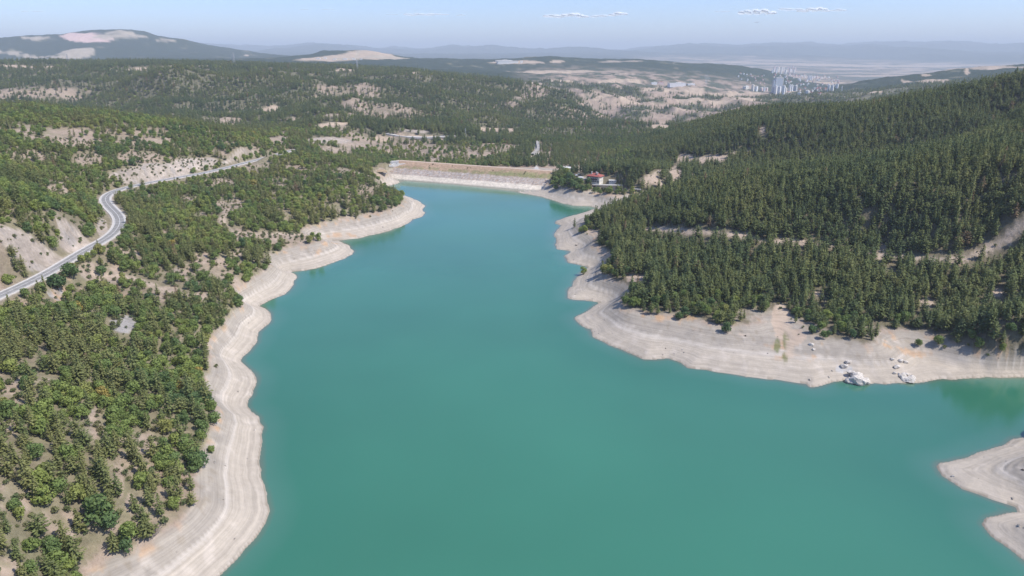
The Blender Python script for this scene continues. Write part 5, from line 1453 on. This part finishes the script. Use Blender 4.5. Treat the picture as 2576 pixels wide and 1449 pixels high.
for u, v, w, h, lab in [(1702,216,40,6,"long blue-white hospital-like block on the valley edge"),(1645,213,14,5,"white hall farthest left on the valley edge"),(1662,212,14,5,"pink-roofed hall left of the long blue-white block"),(1738,214,18,3,"low white shed right of the long blue-white block")]:
    flat_block("public_building", u, v, w, h, 0.35, FAC[2 if "pink" in lab else 0], lab, "building", "halls on the valley edge", M_ROOF if "pink" in lab else M_WHITE, 12)
for u, v, w, h, lab in [(1276,160,50,6,"long white factory hall in the clearing on the far ridge"),(1266,154,38,2.2,"narrow white factory hall behind the long one"),(1312,159,6,5,"small white factory block right of the long hall")]:
    flat_block("factory_hall", u, v, w, h, 0.3, M_WHITE, lab, "factory", "factory halls on the far ridge", M_WHITE, 14)
for k_, (u, v, w, h) in enumerate([(800,149,10,2.2),(818,148,7,2.5),(842,150,8,2),(868,150,10,2.2),(890,150,8,2),(908,150,6,2)]):
    flat_block("quarry_shed", u, v, w, h, 0.6, M_WHITE, "pale shed at the foot of the bare quarry hill, " + ORD[k_], "shed", "sheds below the quarry hill", M_WHITE, 5)
def minaret(u, v, hpx, lab):
    p = hit(u, v)
    if p is None: return
    s_ = (p - Vector((0, 0, CAMH))).length / F; h = hpx * s_
    r = empty("minaret", tuple(p)); tag(r, lab, "minaret", "minarets of the town")
    b = MB(); b.bar((0, 0, -3), (0, 0, h * 0.8), 2.3, 1.7, 8); b.build("shaft", M_WHITE, r)
    b = MB(); b.bar((0, 0, h * 0.62), (0, 0, h * 0.66), 3.2, 3.2, 8); b.build("gallery", M_WHITE, r)
    b = MB(); b.bar((0, 0, h * 0.8), (0, 0, h), 1.8, 0.1, 8); b.build("spire", M_CONC, r)
minaret(2117, 228, 11, "slim white minaret just above the right forest skyline")
minaret(2052, 208, 9, "slim white minaret in the middle of the old town")
minaret(2012, 200, 8, "slim white minaret left of the slim white towers")

# ------------------------------------------------------------------ rocks on the right beach
def rock_mat():
    m, nt, b = new_mat("pale_limestone", 0.9, 0.2); L = nt.links
    g = N(nt, "ShaderNodeNewGeometry"); t = N(nt, "ShaderNodeTexNoise"); t.inputs["Scale"].default_value = 0.9; t.inputs["Detail"].default_value = 8
    L.new(g.outputs["Position"], t.inputs["Vector"])
    cr = N(nt, "ShaderNodeValToRGB"); e = cr.color_ramp.elements; e[0].position = 0.35; e[0].color = (0.40, 0.36, 0.31, 1); e[1].position = 0.6; e[1].color = (0.64, 0.59, 0.52, 1)
    L.new(t.outputs[0], cr.inputs[0]); L.new(cr.outputs[0], b.inputs["Base Color"])
    bp = N(nt, "ShaderNodeBump"); bp.inputs["Strength"].default_value = 1.0; bp.inputs["Distance"].default_value = 0.5; L.new(t.outputs[0], bp.inputs["Height"]); L.new(bp.outputs[0], b.inputs["Normal"])
    return m
M_ROCK = rock_mat()
def rock_mesh(lumps, seed):
    R = np.random.RandomState(seed); V, Fc = [], []; n0 = 0
    for c, rad in lumps:
        bm = bmesh.new(); bmesh.ops.create_icosphere(bm, subdivisions=4, radius=1.0)
        v = np.array([tuple(q.co) for q in bm.verts]); f = np.array([[q.index for q in t.verts] for t in bm.faces]); bm.free()
        # chisel flat facets, then roughen
        for k_ in range(16):
            d = R.normal(0, 1, 3); d /= np.linalg.norm(d); h = R.uniform(0.62, 0.92)
            q = v @ d; over = np.maximum(q - h, 0); v = v - over[:, None] * d
        o = R.uniform(0, 90)
        v = v * (1 + 0.16 * fbm(v[:, 0] * 2.2 + o, v[:, 1] * 2.2 + v[:, 2] * 1.7, 4))[:, None]
        V.append(v * np.array(rad) + np.array(c)); Fc.append(f + n0); n0 += len(v)
    return np.concatenate(V), np.concatenate(Fc)
def rock(u, v, lumps, seed, label, name="boulder_outcrop"):
    p = hit(u, v)
    V, f = rock_mesh(lumps, seed)
    m_ = mesh_np(name, V, f, M_ROCK, smooth=False)
    o = bpy.data.objects.new(name, m_); COL.objects.link(o); o.location = (p.x, p.y, p.z)
    tag(o, label, "rock", "pale rocks on the right beach")
rock(2160, 962, [((0, 0, 1.0), (4.6, 3.4, 3.0)), ((-3.6, 0.8, 0.6), (2.6, 2.4, 2.0)), ((3.2, 0.6, 0.5), (2.8, 2.6, 2.0)), ((0.4, 3.4, 1.8), (3.2, 2.4, 1.9)), ((-1.4, 5.6, 2.6), (2.2, 1.6, 1.1)), ((2.8, 4.2, 1.8), (1.5, 1.4, 1.2))], 1, "big white boulder outcrop standing in the water's edge of the right beach")
rock(2286, 956, [((0, 0, 0.4), (3.6, 3.0, 1.5)), ((-1.8, 2.0, 0.8), (2.2, 2.0, 1.2)), ((2.2, 1.6, 0.7), (1.8, 1.8, 1.2)), ((0.4, 3.8, 1.2), (2.2, 1.6, 0.9))], 2, "flat pale rock outcrop on the beach right of the big white one")
for k_, (u, v, s_, lab) in enumerate([(2123,923,1.5,"pale rock on the slope above and left of the big outcrop"),(2133,912,1.2,"grey rock topmost left above the big outcrop"),(2254,925,1.4,"pale rock on the slope between the two outcrops"),(2266,910,1.2,"pale rock highest between the two outcrops"),(2243,905,0.9,"small pale rock left of the highest one"),(2278,913,1.0,"small pale rock above the flat outcrop"),
      (2250,940,0.8,"small white stone just left of the flat outcrop"),(2262,942,0.7,"smallest white stone beside the flat outcrop"),(2040,868,1.1,"lone white rock standing below the trees right of the gully"),(2046,880,0.7,"small white stone under the lone white rock")]):
    rock(u, v, [((0, 0, 0.3 * s_), (s_ * 1.3, s_, s_ * 0.9)), ((s_ * 1.1, 0.5 * s_, 0.2 * s_), (s_ * 0.7, s_ * 0.8, s_ * 0.6))], 20 + k_, lab, "rock")

# loose stones strewn over the drawn-down beach, past counting
QX, QY = scatter(3.0, 110, 620)
QZ = ground(QX, QY); Qd = sample(GD, QX, QY)
qn = fbm(QX / 26.0 + 33, QY / 26.0, 3)
k = (QZ > 0.15) & (QZ < 10.5) & (Qd > 0.8) & (rng.rand(len(QX)) < 0.015 + 0.14 * sstep(0.05, 0.4, qn))
QX, QY, QZ = QX[k], QY[k], QZ[k]
qs = rng.uniform(0.12, 0.34, len(QX)) * np.where(rng.rand(len(QX)) < 0.06, 2.0, 1.0)
_rk = [q for q in COL.objects if q.name.startswith("rock")][:6]
stuff("beach_stones", "loose pale stones strewn over the dry lake beach", "stones", np.stack([QX, QY, QZ], 1), rng.randint(0, len(_rk), len(QX)), rng.uniform(0, 6.28, len(QX)), np.stack([qs, qs, qs], 1), np.zeros(len(QX)), [(q, q) for q in _rk])

# bare grey bushes
def dead_bush(u, v, s_, label):
    p = hit(u, v); R = random.Random(int(u))
    r = empty("bare_bush", tuple(p)); tag(r, label, "bush")
    st = MB(); tw = MB()
    for k_ in range(9):
        a = R.uniform(0, 6.28); e = R.uniform(0.5, 1.3); L_ = s_ * R.uniform(0.7, 1.1)
        b_ = Vector((math.cos(a) * math.cos(e) * L_, math.sin(a) * math.cos(e) * L_, math.sin(e) * L_))
        st.bar((0, 0, -0.2), b_, 0.09 * s_ / 3, 0.04 * s_ / 3, 4)
        for j in range(9):
            t_ = R.uniform(0.35, 1.0); q = b_ * t_; d = Vector((R.gauss(0, 1), R.gauss(0, 1), R.uniform(0, 1))).normalized() * s_ * R.uniform(0.2, 0.45)
            tw.bar(q, q + d, 0.045 * s_ / 3, 0.02, 3)
    st.build("stem", M_DEAD, r); tw.build("twigs", M_DEAD, r)
dead_bush(392, 1345, 3.6, "bare grey bush on the upper edge of the bottom left beach")
dead_bush(2008, 778, 4.6, "bare pale bush beside the gully mouth under the pines")

# ------------------------------------------------------------------ clouds, far beyond and above the haze
def cloud_mat(thick):
    """white vapour, brightened by normals bent sunward, thinning out towards its rims"""
    m = bpy.data.materials.new("cloud_vapour"); m.use_nodes = True
    nt = m.node_tree; nt.nodes.clear(); L = nt.links
    d = nt.nodes.new("ShaderNodeBsdfDiffuse"); d.inputs[0].default_value = (0.95, 0.95, 0.95, 1)
    t = nt.nodes.new("ShaderNodeBsdfTranslucent"); t.inputs[0].default_value = (0.95, 0.95, 0.95, 1)
    tr = nt.nodes.new("ShaderNodeBsdfTransparent"); a = nt.nodes.new("ShaderNodeMixShader"); b = nt.nodes.new("ShaderNodeMixShader"); o = nt.nodes.new("ShaderNodeOutputMaterial")
    a.inputs[0].default_value = 0.1
    tc = nt.nodes.new("ShaderNodeTexCoord"); n = nt.nodes.new("ShaderNodeTexNoise"); n.inputs["Scale"].default_value = 0.0007; n.inputs["Detail"].default_value = 3
    L.new(tc.outputs["Object"], n.inputs["Vector"])
    lw = nt.nodes.new("ShaderNodeLayerWeight"); lw.inputs[0].default_value = 0.5
    q = nt.nodes.new("ShaderNodeMath"); q.operation = 'SUBTRACT'; q.inputs[0].default_value = 1.0; L.new(lw.outputs["Facing"], q.inputs[1])
    q2 = nt.nodes.new("ShaderNodeMath"); q2.operation = 'POWER'; q2.inputs[1].default_value = 1.7; L.new(q.outputs[0], q2.inputs[0])
    w = nt.nodes.new("ShaderNodeMath"); w.operation = 'MULTIPLY'; L.new(q2.outputs[0], w.inputs[0]); L.new(n.outputs[0], w.inputs[1])
    z = nt.nodes.new("ShaderNodeMath"); z.operation = 'MULTIPLY'; z.use_clamp = True; L.new(w.outputs[0], z.inputs[0]); z.inputs[1].default_value = thick
    ge = nt.nodes.new("ShaderNodeNewGeometry"); sv = nt.nodes.new("ShaderNodeVectorMath"); sv.operation = 'SCALE'; sv.inputs["Scale"].default_value = 0.22; L.new(ge.outputs["Normal"], sv.inputs[0])
    av = nt.nodes.new("ShaderNodeVectorMath"); av.operation = 'ADD'; L.new(sv.outputs[0], av.inputs[0]); av.inputs[1].default_value = (0.45, -0.15, 0.75)  # fixed sunward lean imitates scattered light, so undersides stay bright
    nv = nt.nodes.new("ShaderNodeVectorMath"); nv.operation = 'NORMALIZE'; L.new(av.outputs[0], nv.inputs[0]); L.new(nv.outputs[0], d.inputs["Normal"])
    L.new(d.outputs[0], a.inputs[1]); L.new(t.outputs[0], a.inputs[2]); L.new(tr.outputs[0], b.inputs[1]); L.new(a.outputs[0], b.inputs[2]); L.new(z.outputs[0], b.inputs[0]); L.new(b.outputs[0], o.inputs[0])
    return m
CM = [cloud_mat(0.35), cloud_mat(0.8), cloud_mat(1.5)]
def cloud(u, v, wpx, hpx, d, label, seed):
    a, dy, dz = ray(u, v); t = 47000.0 / dy
    c = Vector((a * t, dy * t, CAMH + dz * t)); s_ = t / F
    R = random.Random(seed); w = wpx * s_; h = hpx * s_
    bm = bmesh.new()
    n = max(3, int(wpx / 11))
    for k_ in range(n):
        f_ = (k_ + 0.5) / n - 0.5
        rad = h * R.uniform(0.30, 0.52) * (1 - 1.3 * f_ * f_)
        mtx = Matrix.Translation((f_ * w * 0.94, R.uniform(-.3, .3) * w * 0.3, rad * 0.55 + R.uniform(-.08, .12) * h)) @ Matrix.Diagonal((max(rad * 1.6, w / n * 1.15), rad * 2.0, rad * 0.85, 1))
        bmesh.ops.create_icosphere(bm, subdivisions=3, radius=1.0, matrix=mtx)
    me_ = bpy.data.meshes.new("cloud"); bm.to_mesh(me_); bm.free(); me_.materials.append(CM[d]); me_.polygons.foreach_set('use_smooth', [True] * len(me_.polygons))
    o = bpy.data.objects.new("cloud", me_); COL.objects.link(o); o.location = c - Vector((0, 0, h * 0.4))
    md = o.modifiers.new("merge", 'REMESH'); md.mode = 'VOXEL'; md.voxel_size = max(h / 14, 25.0); md.use_smooth_shade = True
    tag(o, label, "cloud", "small white clouds over the horizon")
for k_, a in enumerate([(1072,34,108,12,1,"long thin faint cloud left of the middle of the sky"),(1160,37,20,6,0,"tiny faint wisp right of the long thin cloud"),(985,36,26,5,0,"tiny faint wisp left of the long thin cloud"),(1424,36,112,18,2,"long white cloud in the middle of the sky"),(1507,38,36,13,1,"fainter puff right of the long middle cloud"),
     (1555,33,38,15,2,"round white puff at the right end of the middle group"),(1818,27,30,8,0,"faint wisp at the left end of the right group"),(1905,27,92,20,2,"broad white cloud in the right group"),(1988,22,52,13,1,"flat cloud just right of the broad one"),(2048,22,80,17,2,"white cloud near the right end of the right group"),(2110,24,32,12,1,"small cloud at the far right of the right group"),
     (95,27,24,7,0,"faint wisp near the left edge of the sky"),(62,28,16,6,0,"faintest wisp at the left edge of the sky"),(765,23,20,5,0,"faint speck of cloud left of centre"),(826,22,28,6,0,"faint strip of cloud left of centre"),(1903,56,12,3,2,"tiny white streak of cloud under the right group")]):
    cloud(*a, 70 + k_)

# smoke over the valley edge left of the town
def smoke(u, v, r_, lab):
    p = hit(u, v); s_ = (p - Vector((0, 0, CAMH))).length / F
    bm = bmesh.new(); R = random.Random(int(u))
    for k_ in range(6):
        mtx = Matrix.Translation((R.uniform(-.6, .6) * r_ * s_ * k_ / 4, R.uniform(-.5, .5) * r_ * s_, (0.3 + 0.45 * k_) * r_ * s_)) @ Matrix.Scale(r_ * s_ * (0.35 + 0.09 * k_), 4)
        bmesh.ops.create_icosphere(bm, subdivisions=3, radius=1.0, matrix=mtx)
    m = bpy.data.materials.new("smoke_vapour"); m.use_nodes = True; nt = m.node_tree; nt.nodes.clear()
    vv = nt.nodes.new("ShaderNodeVolumePrincipled"); oo = nt.nodes.new("ShaderNodeOutputMaterial")
    vv.inputs["Color"].default_value = (0.95, 0.97, 1, 1); vv.inputs["Density"].default_value = 0.010; nt.links.new(vv.outputs[0], oo.inputs["Volume"])
    me_ = bpy.data.meshes.new("smoke"); bm.to_mesh(me_); bm.free(); me_.materials.append(m)
    o = bpy.data.objects.new("smoke", me_); COL.objects.link(o); o.location = p
    md = o.modifiers.new("merge", 'REMESH'); md.mode = 'VOXEL'; md.voxel_size = r_ * s_ / 6
    tag(o, lab, "smoke", kind="stuff")
smoke(1777, 214, 7, "small white smoke plume rising on the valley edge")
